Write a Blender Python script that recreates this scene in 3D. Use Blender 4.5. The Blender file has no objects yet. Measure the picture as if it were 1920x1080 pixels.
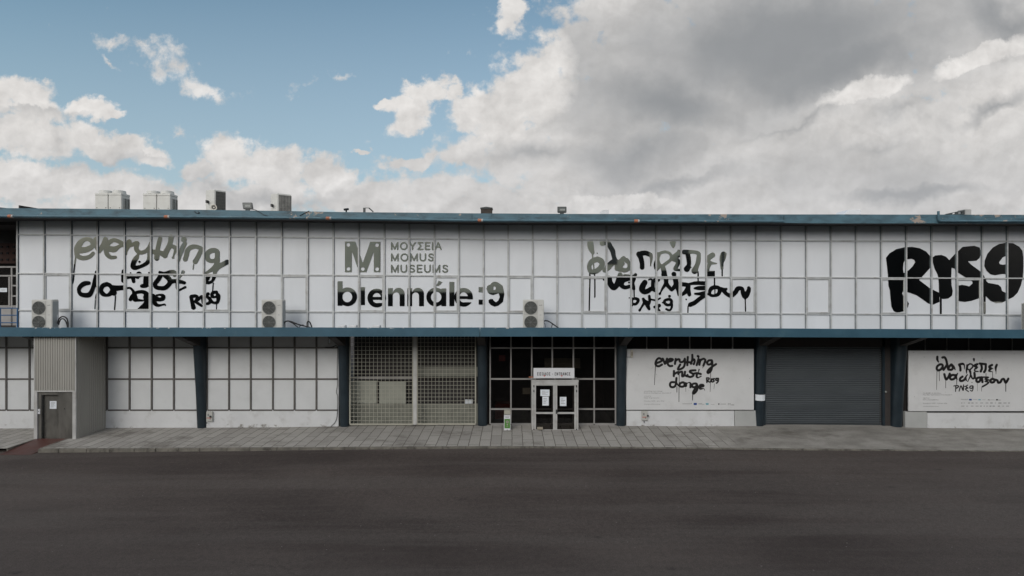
import bpy, bmesh, math, random
import numpy as np
from mathutils import Vector
random.seed(7)
R = math.radians
D = bpy.data
SC = bpy.context.scene
COL = SC.collection

# ------------------------------------------------------------------ camera
CZ, F, YW = 6.705, 960.0, 24.0           # eye height, focal length in photo pixels, facade distance
cam_d = D.cameras.new('camera'); cam = D.objects.new('camera', cam_d); COL.objects.link(cam)
cam_d.sensor_width = 36.0; cam_d.lens = 18.0; cam_d.clip_start = 0.1; cam_d.clip_end = 3000
cam.location = (0, 0, CZ); cam.rotation_euler = (R(90), 0, 0)
SC.camera = cam

# ------------------------------------------------------------------ exposure, sun
SC.view_settings.view_transform = 'Standard'
SC.view_settings.look = 'None'
SC.view_settings.exposure = 0.0
SC.view_settings.gamma = 1.0
SUN_EL, SUN_AZ = R(30), R(205)            # azimuth from +Y, clockwise: behind the camera, to the left
sun_d = D.lights.new('sun', 'SUN'); sun = D.objects.new('sun', sun_d); COL.objects.link(sun)
sun_d.energy = 1.4; sun_d.angle = R(32); sun_d.color = (1.0, 0.96, 0.9)
sdir = Vector((math.sin(SUN_AZ) * math.cos(SUN_EL), math.cos(SUN_AZ) * math.cos(SUN_EL), math.sin(SUN_EL)))
sun.rotation_euler = sdir.to_track_quat('Z', 'Y').to_euler()
sun.location = (-10, -20, 30)

# ------------------------------------------------------------------ node helpers
class NT:
    def __init__(s, tree): s.t = tree; s.n = tree.nodes; s.l = tree.links
    def new(s, kind, **kw):
        n = s.n.new(kind)
        for k, v in kw.items(): setattr(n, k, v)
        return n
    def put(s, sock, v):
        if isinstance(v, bpy.types.NodeSocket): s.l.new(v, sock)
        elif v is not None:
            if sock.type == 'RGBA' and len(v) == 3: v = (*v, 1)
            sock.default_value = v
    def math(s, op, a, b=None, c=None, clamp=False):
        n = s.new('ShaderNodeMath', operation=op, use_clamp=clamp)
        for i, v in enumerate((a, b, c)):
            if v is not None: s.put(n.inputs[i], v)
        return n.outputs[0]
    def vmath(s, op, a, b=None, scale=None):
        n = s.new('ShaderNodeVectorMath', operation=op)
        s.put(n.inputs[0], a)
        if b is not None: s.put(n.inputs[1], b)
        if scale is not None: s.put(n.inputs['Scale'], scale)
        return n.outputs['Value'] if op in ('LENGTH', 'DOT_PRODUCT') else n.outputs['Vector']
    dims = '3D'
    def noise(s, vec, scale, detail=4, rough=0.55, col=False):
        n = s.new('ShaderNodeTexNoise', noise_dimensions=s.dims)
        s.put(n.inputs['Vector'], vec); n.inputs['Scale'].default_value = scale
        n.inputs['Detail'].default_value = detail; n.inputs['Roughness'].default_value = rough
        return n.outputs['Color'] if col else n.outputs['Fac']
    def mix(s, f, a, b, mode='MIX'):
        n = s.new('ShaderNodeMix', data_type='RGBA', blend_type=mode)
        s.put(n.inputs[0], f); s.put(n.inputs[6], a); s.put(n.inputs[7], b)
        return n.outputs[2]
    def ramp(s, v, lo, hi, a=0.0, b=1.0, smooth=True):
        n = s.new('ShaderNodeMapRange', interpolation_type='SMOOTHSTEP' if smooth else 'LINEAR')
        s.put(n.inputs[0], v)
        for i, x in zip((1, 2, 3, 4), (lo, hi, a, b)): s.put(n.inputs[i], x)
        return n.outputs[0]
    def mapping(s, vec, scale=(1, 1, 1), loc=(0, 0, 0), rot=(0, 0, 0), kind='POINT'):
        n = s.new('ShaderNodeMapping', vector_type=kind)
        s.put(n.inputs[0], vec); n.inputs['Location'].default_value = loc
        n.inputs['Rotation'].default_value = rot; n.inputs['Scale'].default_value = scale
        return n.outputs[0]

def warp_vec(t, vec, scale, detail, rough):
    c = t.new('ShaderNodeCombineXYZ')
    t.put(c.inputs[0], t.math('SUBTRACT', t.noise(vec, scale, detail, rough), 0.5))
    t.put(c.inputs[1], t.math('SUBTRACT', t.noise(t.vmath('ADD', vec, (13.7, 5.1, 0)), scale, detail, rough), 0.5))
    return c.outputs[0]
# ------------------------------------------------------------------ world: real sky colour with procedural clouds
world = D.worlds.new('World'); SC.world = world; world.use_nodes = True
w = NT(world.node_tree); w.n.clear(); w.dims = '2D'
world.cycles.sampling_method = 'MANUAL'; world.cycles.sample_map_resolution = 256
sky = w.new('ShaderNodeTexSky', sky_type='NISHITA', sun_disc=False, sun_elevation=SUN_EL, sun_rotation=SUN_AZ)
sky.air_density = 1.0; sky.dust_density = 1.2; sky.ozone_density = 1.6
tc = w.new('ShaderNodeTexCoord')
sep = w.new('ShaderNodeSeparateXYZ'); w.l.new(tc.outputs['Generated'], sep.inputs[0])
dx, dy, dz = sep.outputs
yy = w.math('MAXIMUM', dy, 0.12)
pu = w.math('MULTIPLY_ADD', w.math('DIVIDE', dx, yy), 9.6, 9.6)       # direction on a plane ahead, in hundreds of photo px
pv = w.math('MULTIPLY_ADD', w.math('DIVIDE', dz, yy), -9.6, 5.4)
comb = w.new('ShaderNodeCombineXYZ'); w.put(comb.inputs[0], pu); w.put(comb.inputs[1], pv)
P = comb.outputs[0]
warp = warp_vec(w, P, 1.1, 7, 0.62)
PW = w.vmath('ADD', P, w.vmath('SCALE', warp, scale=0.75))
warp2 = warp_vec(w, P, 0.45, 5, 0.6)
PG = w.vmath('ADD', P, w.vmath('SCALE', warp2, scale=1.6))
def blobs(vec, lst):
    out = None
    for b in lst:
        cx, cy, rx, ry = [v / 100 for v in b[:4]]
        g = w.new('ShaderNodeTexGradient', gradient_type='SPHERICAL'); w.put(g.inputs[0], vec)
        tm = g.texture_mapping; tm.vector_type = 'TEXTURE'; tm.translation = (cx, cy, 0); tm.rotation = (0, 0, R(b[4] if len(b) > 4 else 0)); tm.scale = (rx * 2, ry * 2, 2)
        d = w.math('MULTIPLY_ADD', g.outputs[1], 2.0, -1.0)
        wt = b[5] if len(b) > 5 else 1.0
        if wt != 1.0: d = w.math('MULTIPLY', d, wt)
        out = d if out is None else w.math('SMOOTH_MAX', out, d, 0.12)
    return out
CLOUDS = [(20, 180, 85, 34), (70, 205, 60, 30), (165, 205, 52, 22, -8), (40, 252, 150, 44, 5), (190, 268, 130, 32, 12), (285, 288, 50, 22, 12), (205, 208, 30, 10),
          (120, 350, 330, 44, 6), (300, 388, 340, 34),
          (425, 300, 60, 46), (372, 325, 36, 24), (510, 318, 80, 44), (600, 322, 66, 32), (655, 335, 40, 26), (500, 368, 180, 44),
          (760, 366, 300, 40), (900, 398, 300, 30), (775, 298, 60, 16, -6), (685, 283, 26, 7), (880, 300, 60, 22),
          (802, 168, 38, 26, -20), (755, 196, 54, 20, -10), (768, 226, 44, 30, -20), (722, 192, 30, 12), (795, 200, 34, 24), (845, 172, 26, 18),
          (965, 8, 30, 46, 12), (1000, 160, 120, 66, -26), (940, 215, 96, 62), (892, 228, 58, 32), (1075, 90, 84, 58, -36), (1170, 20, 110, 90),
          (985, 290, 150, 50), (915, 200, 76, 44), (1480, 120, 470, 300), (1600, 330, 800, 150), (1180, 330, 340, 120), (1900, 60, 300, 300), (1250, 150, 260, 160), (1060, 215, 100, 70), (990, 262, 90, 40), (1880, 230, 120, 60), (1850, 20, 90, 60), (1757, 225, 90, 50), (1480, 40, 300, 140), (1130, 250, 180, 90), (1780, 40, 160, 120)]
WISPS = [(212, 76, 40, 17, 8), (300, 102, 70, 26, 16), (340, 136, 84, 30, 33), (395, 170, 66, 16, 2), (375, 158, 70, 22, 28), (262, 92, 46, 20, 10), (268, 88, 40, 10, 12),
         (565, 172, 40, 10, -30, 0.5), (215, 118, 30, 7, 30), (330, 252, 40, 8, 0, 0.6), (640, 150, 20, 6, 0, 0.5), (85, 160, 20, 8)]
fine = w.math('SUBTRACT', w.noise(P, 2.6, 9, 0.62), 0.5)
def billow(vec):
    n = w.new('ShaderNodeTexVoronoi', feature='SMOOTH_F1', voronoi_dimensions='2D'); w.put(n.inputs['Vector'], vec)
    n.inputs['Scale'].default_value = 2.1; n.inputs['Detail'].default_value = 2.6; n.inputs['Roughness'].default_value = 0.48
    n.inputs['Lacunarity'].default_value = 2.3; n.inputs['Smoothness'].default_value = 0.35
    n.normalize = True
    return w.math('SUBTRACT', 0.33, n.outputs['Distance'])
warp3 = warp_vec(w, P, 3.0, 5, 0.6)
PB = w.vmath('ADD', w.vmath('MULTIPLY', P, (1.0, 1.25, 1.0)), w.vmath('SCALE', warp3, scale=0.25))
bil = billow(PB)
base = blobs(PW, CLOUDS)
dens = w.math('MULTIPLY_ADD', bil, 0.85, w.math('MULTIPLY_ADD', fine, 0.9, base))
mask = w.ramp(dens, -0.1, 0.38)
wisp = w.ramp(w.math('MULTIPLY_ADD', fine, 2.6, blobs(PW, WISPS)), 0.02, 1.15, 0, 0.92)
mask = w.math('MAXIMUM', mask, wisp)
GREY = [(1480, 70, 560, 190, -8), (1250, 200, 330, 120, 8, 0.85), (1600, 120, 360, 100, -16), (1010, 276, 130, 40, 0, 0.65), (1180, 290, 300, 80, 0, 0.7), (1260, 345, 240, 28, -4, 0.75),
        (1730, 355, 260, 28, -4, 0.85), (1870, 190, 120, 22, -18, 0.7), (1700, 212, 110, 26, -20, 0.4), (1640, 280, 160, 26, -14, 0.35), (1880, 30, 200, 70, -10, 0.8),
        (520, 366, 190, 18, 0, 0.55), (60, 226, 120, 24, 6, 0.4), (160, 297, 170, 18, 10, 0.4), (430, 350, 60, 14, 0, 0.4), (1480, 250, 300, 20, -20, 0.45), (1780, 320, 420, 110, -8, 0.32), (1400, 330, 500, 90, 0, 0.3)]
BRIGHT = [(975, 150, 120, 100, -30), (450, 285, 110, 36), (610, 312, 80, 26), (1620, 168, 90, 26, -12), (1130, 384, 160, 18), (60, 182, 90, 22), (1840, 110, 110, 24, -22), (170, 200, 60, 16), (250, 262, 120, 16, 12), (790, 170, 60, 30)]
gfield = w.math('MULTIPLY_ADD', w.math('SUBTRACT', w.noise(P, 0.5, 5, 0.45), 0.5), 0.6, w.math('MULTIPLY_ADD', w.math('MAXIMUM', blobs(PW, BRIGHT), 0.0), -1.7, blobs(PG, GREY)))
grey = w.ramp(gfield, -0.3, 0.95)
relief = w.math('SUBTRACT', bil, billow(w.vmath('ADD', PB, (0.07, 0.13, 0))))
relief = w.math('MULTIPLY_ADD', w.math('SUBTRACT', w.noise(PG, 1.0, 4, 0.5), w.noise(w.vmath('ADD', PG, (0.16, 0.28, 0)), 1.0, 4, 0.5)), 0.75, w.math('MULTIPLY', relief, 0.5))
ccol = w.mix(grey, (7.2, 7.0, 6.8), (2.95, 3.06, 3.18))
haze = w.ramp(pv, 2.2, 4.2, 0.0, 0.45)
ccol = w.mix(haze, ccol, (5.6, 5.6, 5.7))
lift = w.math('MULTIPLY_ADD', relief, w.math('MULTIPLY_ADD', grey, -0.6, 0.68), 1.0)
ccol = w.mix(1.0, ccol, w.vmath('SCALE', (1, 1, 1), scale=lift), 'MULTIPLY')
blue = w.mix(1.0, sky.outputs[0], (1.22, 1.46, 1.28), 'MULTIPLY')
blue = w.mix(w.ramp(pv, -0.5, 4.2, 0.10, 0.72, smooth=False), blue, (4.45, 5.2, 5.85))
front = w.mix(mask, blue, ccol)
w.dims = '3D'
back = w.mix(w.ramp(w.noise(tc.outputs['Generated'], 2.2, 5, 0.6), 0.4, 0.6), w.vmath('SCALE', sky.outputs[0], scale=1.5), (12.6, 12.5, 12.4))
final = w.mix(w.ramp(dy, 0.1, 0.3), back, front)
bg = w.new('ShaderNodeBackground'); w.put(bg.inputs[0], final); bg.inputs[1].default_value = 0.1
wo = w.new('ShaderNodeOutputWorld'); w.l.new(bg.outputs[0], wo.inputs[0])

# ------------------------------------------------------------------ materials
MATS = {}
def mat(name, col, rough=0.6, metal=0.0, var=0.12, vscale=1.5, stretch=(1, 1, 1), dirt=None, dirt_amt=0.0, dirt_scale=0.8, bump=0.0, bscale=40, spec=0.5):
    if name in MATS: return MATS[name]
    m = D.materials.new(name); m.use_nodes = True; t = NT(m.node_tree)
    b = t.n['Principled BSDF']; b.inputs['Roughness'].default_value = rough; b.inputs['Metallic'].default_value = metal
    b.inputs['Specular IOR Level'].default_value = spec
    g = t.new('ShaderNodeNewGeometry'); pos = t.mapping(g.outputs['Position'], stretch)
    n = t.noise(pos, vscale, 6, 0.6)
    c = t.mix(t.ramp(n, 0.25, 0.75), [x * (1 - var) for x in col], [min(1, x * (1 + var)) for x in col])
    if dirt is not None:
        d = t.ramp(t.noise(t.vmath('ADD', pos, (7.3, 1.1, 3.7)), dirt_scale, 8, 0.66), 0.5, 0.72, 0, dirt_amt)
        c = t.mix(d, c, dirt)
    t.put(b.inputs['Base Color'], c)
    t.put(b.inputs['Roughness'], t.ramp(n, 0.2, 0.8, max(0.02, rough - 0.08), min(1, rough + 0.08)))
    if bump:
        bn = t.new('ShaderNodeBump'); bn.inputs['Strength'].default_value = bump; bn.inputs['Distance'].default_value = 0.02
        t.put(bn.inputs['Height'], t.noise(g.outputs['Position'], bscale, 4, 0.6)); t.l.new(bn.outputs[0], b.inputs['Normal'])
    MATS[name] = m
    return m
def srgb(r, g, b):
    f = lambda v: ((v / 255 + 0.055) / 1.055) ** 2.4 if v > 10 else v / 255 / 12.92
    return (f(r), f(g), f(b))
M_FILM = mat('white_film', (0.63, 0.65, 0.67), 0.38, var=0.045, vscale=0.5, stretch=(1, 1, 0.35), dirt=(0.47, 0.49, 0.50), dirt_amt=0.18, dirt_scale=0.7, spec=0.35)
M_PANEL = mat('white_painted_board', (0.59, 0.605, 0.61), 0.6, var=0.05, vscale=0.6, dirt=(0.42, 0.425, 0.42), dirt_amt=0.25, dirt_scale=1.0)
M_PLINTH = mat('white_painted_plinth', (0.61, 0.62, 0.625), 0.7, var=0.05, vscale=1.2, dirt=(0.33, 0.32, 0.30), dirt_amt=0.4, dirt_scale=1.6, bump=0.15, bscale=12)
M_GREYBLOCK = mat('grey_painted_block', (0.40, 0.41, 0.40), 0.7, var=0.06)
M_ALU = mat('weathered_aluminium', (0.43, 0.44, 0.435), 0.5, 0.1, var=0.14, vscale=3, dirt=(0.24, 0.21, 0.18), dirt_amt=0.6, dirt_scale=2.2)
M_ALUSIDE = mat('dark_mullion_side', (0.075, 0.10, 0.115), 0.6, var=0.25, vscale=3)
M_BAR = mat('brown_grey_bar', (0.12, 0.112, 0.105), 0.55, 0.2, var=0.2, vscale=3)
M_FRAME = mat('pale_door_aluminium', (0.52, 0.52, 0.505), 0.45, 0.2, var=0.1, vscale=2, dirt=(0.25, 0.21, 0.17), dirt_amt=0.4, dirt_scale=2)
M_GLAZEBAR = mat('grey_glazing_bar', (0.30, 0.29, 0.28), 0.5, 0.2, var=0.12)
M_FASCIA = mat('teal_roof_paint', (0.058, 0.122, 0.155), 0.55, var=0.28, vscale=2.2, stretch=(0.6, 1, 1.6), dirt=(0.022, 0.045, 0.058), dirt_amt=0.85, dirt_scale=2.6, bump=0.2, bscale=10)
M_CANOPY = mat('teal_canopy_paint', (0.034, 0.092, 0.132), 0.5, var=0.16, vscale=0.7, dirt=(0.055, 0.118, 0.15), dirt_amt=0.7, dirt_scale=1.1, bump=0.1, bscale=6)
M_COLUMN = mat('dark_teal_column', (0.013, 0.023, 0.031), 0.5, var=0.15, vscale=2, dirt=(0.022, 0.036, 0.045), dirt_amt=0.4, dirt_scale=2)
M_SOFFIT = mat('dark_soffit', (0.035, 0.030, 0.028), 0.8, var=0.25, vscale=1.5)
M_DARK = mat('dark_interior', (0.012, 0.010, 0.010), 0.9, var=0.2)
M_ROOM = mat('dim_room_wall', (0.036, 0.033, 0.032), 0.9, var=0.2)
M_SHUTTER = mat('slate_shutter', (0.072, 0.082, 0.088), 0.38, 0.35, var=0.15, vscale=1.2, stretch=(0.4, 1, 2))
M_CLAD = mat('beige_cladding', (0.33, 0.32, 0.29), 0.5, var=0.06, vscale=1.5, stretch=(1, 1, 0.3))
M_STEEL = mat('dull_stainless_steel', (0.17, 0.165, 0.15), 0.42, 0.55, var=0.3, vscale=1.6, stretch=(1, 1, 0.4), dirt=(0.05, 0.046, 0.042), dirt_amt=0.6, dirt_scale=1.8)
M_AC = mat('ivory_metal', (0.52, 0.52, 0.49), 0.5, var=0.05, vscale=2, dirt=(0.36, 0.34, 0.30), dirt_amt=0.3, dirt_scale=3)
M_ACSIDE = mat('grey_metal', (0.30, 0.32, 0.32), 0.5, var=0.08)
M_FAN = mat('dark_fan', (0.055, 0.058, 0.052), 0.6, var=0.3, vscale=6)
M_WIRE = mat('grey_guard_wire', (0.24, 0.25, 0.24), 0.5, 0.3)
M_BLACK = mat('black_rubber', (0.012, 0.012, 0.013), 0.5)
M_INK = mat('black_ink', (0.010, 0.009, 0.009), 0.45, var=0.0)
M_GREYINK = mat('grey_ink', (0.20, 0.20, 0.20), 0.6, var=0.0)
M_PAPER = mat('white_paper', (0.70, 0.74, 0.78), 0.8, var=0.02)
M_SIGN = mat('white_sign', (0.66, 0.67, 0.69), 0.4, var=0.02)
M_RED = mat('red_arrow', (0.55, 0.05, 0.03), 0.5, var=0.0)
M_CREAM = mat('cream_grille', (0.37, 0.36, 0.30), 0.5, var=0.08)
M_GREENBOARD = mat('pale_green_board', (0.34, 0.35, 0.30), 0.7, var=0.08, vscale=2)
M_GREENDIM = mat('green_grey_board_and_reflection', (0.21, 0.215, 0.18), 0.7, var=0.15, vscale=2)
M_BLUE = mat('blue_railing_paint', (0.02, 0.09, 0.21), 0.4)
M_BRICK = mat('orange_lattice', (0.04, 0.014, 0.008), 0.8)
M_REDBOX = mat('red_plastic', (0.16, 0.012, 0.010), 0.4)
M_TAN = mat('tan_card', (0.30, 0.27, 0.21), 0.8)
M_GREEN = mat('green_label', (0.085, 0.24, 0.045), 0.5)
M_BLUEINK = mat('blue_ink', (0.01, 0.05, 0.24), 0.5, var=0.0)
M_TEALINK = mat('teal_ink', (0.10, 0.33, 0.40), 0.5, var=0.0)
M_OCHRE = mat('orange_coupling', (0.34, 0.12, 0.06), 0.6)
M_CONC = mat('pale_concrete', (0.36, 0.36, 0.35), 0.85, var=0.1)
M_RUST = mat('sooty_brick', (0.045, 0.038, 0.032), 0.9, var=0.5, vscale=8)
M_RAMP = mat('dark_red_ramp_paint', (0.065, 0.022, 0.017), 0.5, var=0.2, vscale=2, dirt=(0.03, 0.015, 0.012), dirt_amt=0.5)
M_OPPWALL = mat('beige_render', (0.72, 0.66, 0.52), 0.8, var=0.08, vscale=0.2)
M_OPPDARK = mat('dark_shopfront', (0.010, 0.009, 0.009), 0.9, var=0.2)
M_OPPGREY = mat('dark_grey_render', (0.09, 0.09, 0.085), 0.9, var=0.2)
M_OPPLIGHT = mat('pale_render', (0.78, 0.75, 0.66), 0.8)
M_KERB = mat('worn_kerb_stone', (0.15, 0.14, 0.118), 0.9, var=0.35, vscale=2.5, dirt=(0.04, 0.035, 0.03), dirt_amt=0.9, dirt_scale=2.2, bump=0.5, bscale=14)
M_LENS = mat('lamp_glass', (0.06, 0.07, 0.065), 0.45, 0.0)
M_HORN = mat('cream_horn', (0.55, 0.52, 0.45), 0.5)

def vary(m, amt):
    t = NT(m.node_tree); b = t.n['Principled BSDF']; old = b.inputs['Base Color'].links[0].from_socket
    oi = t.new('ShaderNodeObjectInfo')
    t.put(b.inputs['Base Color'], t.vmath('SCALE', old, scale=t.ramp(oi.outputs['Random'], 0, 1, 1 - amt, 1 + amt, smooth=False)))
vary(M_FILM, 0.05)
def wear(m, tone, z0, z1, scale, lo, hi):
    """flaked paint: patches of another tone between two heights"""
    t = NT(m.node_tree); b = t.n['Principled BSDF']; old = b.inputs['Base Color'].links[0].from_socket
    g = t.new('ShaderNodeNewGeometry'); s = t.new('ShaderNodeSeparateXYZ'); t.l.new(g.outputs['Position'], s.inputs[0])
    zone = t.math('MULTIPLY', t.ramp(s.outputs[2], z0, z0 + 0.05), t.ramp(s.outputs[2], z1, z1 + 0.05, 1, 0))
    n = t.math('MULTIPLY', t.noise(g.outputs['Position'], scale, 6, 0.65), t.ramp(t.noise(g.outputs['Position'], 0.35, 3, 0.6), 0.4, 0.6, 0.8, 1.05))
    t.put(b.inputs['Base Color'], t.mix(t.math('MULTIPLY', zone, t.ramp(n, lo, hi)), old, tone))
wear(M_PLINTH, (0.22, 0.205, 0.18), 0.0, 0.30, 3.2, 0.56, 0.70)
wear(M_FASCIA, (0.30, 0.25, 0.21), 9.0, 11.5, 2.6, 0.585, 0.62)
wear(M_CANOPY, (0.55, 0.55, 0.53), 4.93, 5.2, 4.5, 0.60, 0.62)

def special(name):
    m = D.materials.new(name); m.use_nodes = True; t = NT(m.node_tree); t.n.clear()
    o = t.new('ShaderNodeOutputMaterial'); MATS[name] = m
    return m, t, o
# bare window glass behind the cut-outs of the film: mirror-coated
M_MIRROR, t, o = special('mirror_coated_glass')
b = t.new('ShaderNodeBsdfPrincipled'); b.inputs['Metallic'].default_value = 1; b.inputs['Roughness'].default_value = 0.03
b.inputs['Base Color'].default_value = (0.84, 0.83, 0.78, 1); t.l.new(b.outputs[0], o.inputs[0])
# clear shop glass
M_GLASS, t, o = special('clear_shop_glass')
tr = t.new('ShaderNodeBsdfTransparent'); tr.inputs[0].default_value = (0.62, 0.61, 0.60, 1)
gl = t.new('ShaderNodeBsdfGlossy'); gl.inputs['Roughness'].default_value = 0.03; gl.inputs['Color'].default_value = (0.9, 0.9, 0.9, 1)
fr = t.new('ShaderNodeFresnel'); fr.inputs[0].default_value = 1.4
mx = t.new('ShaderNodeMixShader'); t.l.new(fr.outputs[0], mx.inputs[0]); t.l.new(tr.outputs[0], mx.inputs[1]); t.l.new(gl.outputs[0], mx.inputs[2])
t.l.new(mx.outputs[0], o.inputs[0])

# asphalt road
M_ROAD, t, o = special('worn_asphalt')
b = t.new('ShaderNodeBsdfPrincipled'); g = t.new('ShaderNodeNewGeometry'); pos = g.outputs['Position']
streak = t.noise(t.mapping(pos, (0.045, 0.9, 1)), 1.0, 7, 0.62)
broad = t.noise(t.mapping(pos, (0.10, 0.22, 1)), 1.0, 5, 0.55)
grit = t.noise(pos, 34, 4, 0.75)
mid = t.noise(pos, 7, 6, 0.7)
c = t.mix(t.ramp(broad, 0.3, 0.7), (0.040, 0.0315, 0.028), (0.080, 0.066, 0.058))
c = t.mix(t.ramp(streak, 0.44, 0.6, 0, 0.5), c, (0.082, 0.071, 0.063))
c = t.mix(t.ramp(streak, 0.30, 0.44, 0.4, 0), c, (0.040, 0.032, 0.028))
c = t.mix(t.ramp(mid, 0.3, 0.7), t.vmath('SCALE', c, scale=0.88), t.vmath('SCALE', c, scale=1.12))
c = t.mix(t.ramp(grit, 0.32, 0.68), t.vmath('SCALE', c, scale=0.72), t.vmath('SCALE', c, scale=1.3))
vor = t.new('ShaderNodeTexVoronoi'); t.put(vor.inputs['Vector'], pos); vor.inputs['Scale'].default_value = 2.4
c = t.mix(t.ramp(vor.outputs['Distance'], 0.025, 0.05, 0.8, 0), c, (0.20, 0.185, 0.17))
vor2 = t.new('ShaderNodeTexVoronoi'); t.put(vor2.inputs['Vector'], t.mapping(pos, (0.45, 0.9, 1), (3.3, 1.7, 0))); vor2.inputs['Scale'].default_value = 1.0
c = t.mix(t.math('MULTIPLY', t.ramp(vor2.outputs['Distance'], 0.03, 0.10, 0.7, 0), t.ramp(mid, 0.4, 0.6)), c, (0.018, 0.016, 0.015))
wv = t.vmath('ADD', t.mapping(pos, (0.16, 0.30, 1)), t.vmath('SCALE', t.vmath('SUBTRACT', t.noise(pos, 1.3, 5, 0.6, col=True), (0.5, 0.5, 0.5)), scale=0.18))
cr = t.new('ShaderNodeTexVoronoi', feature='DISTANCE_TO_EDGE'); t.put(cr.inputs['Vector'], wv); cr.inputs['Scale'].default_value = 1.0
crack = t.math('MULTIPLY', t.ramp(cr.outputs['Distance'], 0.001, 0.006, 0.22, 0), t.ramp(t.noise(t.mapping(pos, (0.2, 0.2, 1)), 1.0, 3, 0.5), 0.48, 0.6))
c = t.mix(crack, c, (0.02, 0.017, 0.016))
t.put(b.inputs['Base Color'], c); b.inputs['Roughness'].default_value = 0.88; b.inputs['Specular IOR Level'].default_value = 0.25
bn = t.new('ShaderNodeBump'); bn.inputs['Strength'].default_value = 0.35; bn.inputs['Distance'].default_value = 0.012; t.put(bn.inputs['Height'], grit)
t.l.new(bn.outputs[0], b.inputs['Normal']); t.l.new(b.outputs[0], o.inputs[0])

# pavement: long slabs at right angles to the facade, going over into patched screed on the right
M_PAVE, t, o = special('pavement_slabs')
b = t.new('ShaderNodeBsdfPrincipled'); g = t.new('ShaderNodeNewGeometry'); pos = g.outputs['Position']
jit = t.vmath('SCALE', t.vmath('SUBTRACT', t.noise(pos, 1.6, 3, 0.5, col=True), (0.5, 0.5, 0.5)), scale=0.05)
sw = t.mapping(t.vmath('ADD', pos, jit), (1, 1, 1), (0, 0, 0), (0, 0, R(90)))
br = t.new('ShaderNodeTexBrick'); t.put(br.inputs['Vector'], sw)
br.inputs['Scale'].default_value = 1.0; br.inputs['Brick Width'].default_value = 1.15; br.inputs['Row Height'].default_value = 0.45
br.inputs['Mortar Size'].default_value = 0.017; br.inputs['Mortar Smooth'].default_value = 0.3; br.inputs['Bias'].default_value = 0.0
br.inputs['Color1'].default_value = (0.262, 0.250, 0.228, 1); br.inputs['Color2'].default_value = (0.325, 0.312, 0.284, 1); br.inputs['Mortar'].default_value = (0.10, 0.088, 0.074, 1)
sp = t.new('ShaderNodeSeparateXYZ'); t.l.new(pos, sp.inputs[0])
screed = t.mix(t.ramp(t.noise(t.mapping(pos, (0.6, 1.1, 1)), 1.2, 7, 0.65), 0.3, 0.7), (0.185, 0.175, 0.155), (0.285, 0.272, 0.245))
edge = t.math('MULTIPLY_ADD', t.noise(pos, 0.7, 4, 0.6), 5.0, sp.outputs[0])
c = t.mix(t.ramp(edge, 11.0, 12.4), br.outputs['Color'], screed)
st = t.ramp(t.noise(t.mapping(pos, (0.5, 0.9, 1)), 0.9, 8, 0.68), 0.5, 0.72, 0, 0.75)
c = t.mix(st, c, (0.10, 0.09, 0.076))
c = t.mix(t.ramp(t.noise(pos, 30, 4, 0.7), 0.3, 0.7), t.vmath('SCALE', c, scale=0.86), t.vmath('SCALE', c, scale=1.12))
t.put(b.inputs['Base Color'], c); b.inputs['Roughness'].default_value = 0.9; b.inputs['Specular IOR Level'].default_value = 0.25
bn = t.new('ShaderNodeBump'); bn.inputs['Strength'].default_value = 0.4; bn.inputs['Distance'].default_value = 0.01
t.put(bn.inputs['Height'], t.math('MULTIPLY_ADD', br.outputs['Fac'], -1.5, t.noise(pos, 25, 4, 0.7))); t.l.new(bn.outputs[0], b.inputs['Normal'])
t.l.new(b.outputs[0], o.inputs[0])
# ------------------------------------------------------------------ geometry helpers
def X(px, Y=YW): return (px - 960.0) / F * Y
def Z(py, Y=YW): return CZ + (540.0 - py) / F * Y
def lerp(pts, x):
    if x <= pts[0][0]: return pts[0][1]
    for (a, va), (b, vb) in zip(pts, pts[1:]):
        if x <= b: return va + (vb - va) * (x - a) / (b - a)
    return pts[-1][1]

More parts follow.
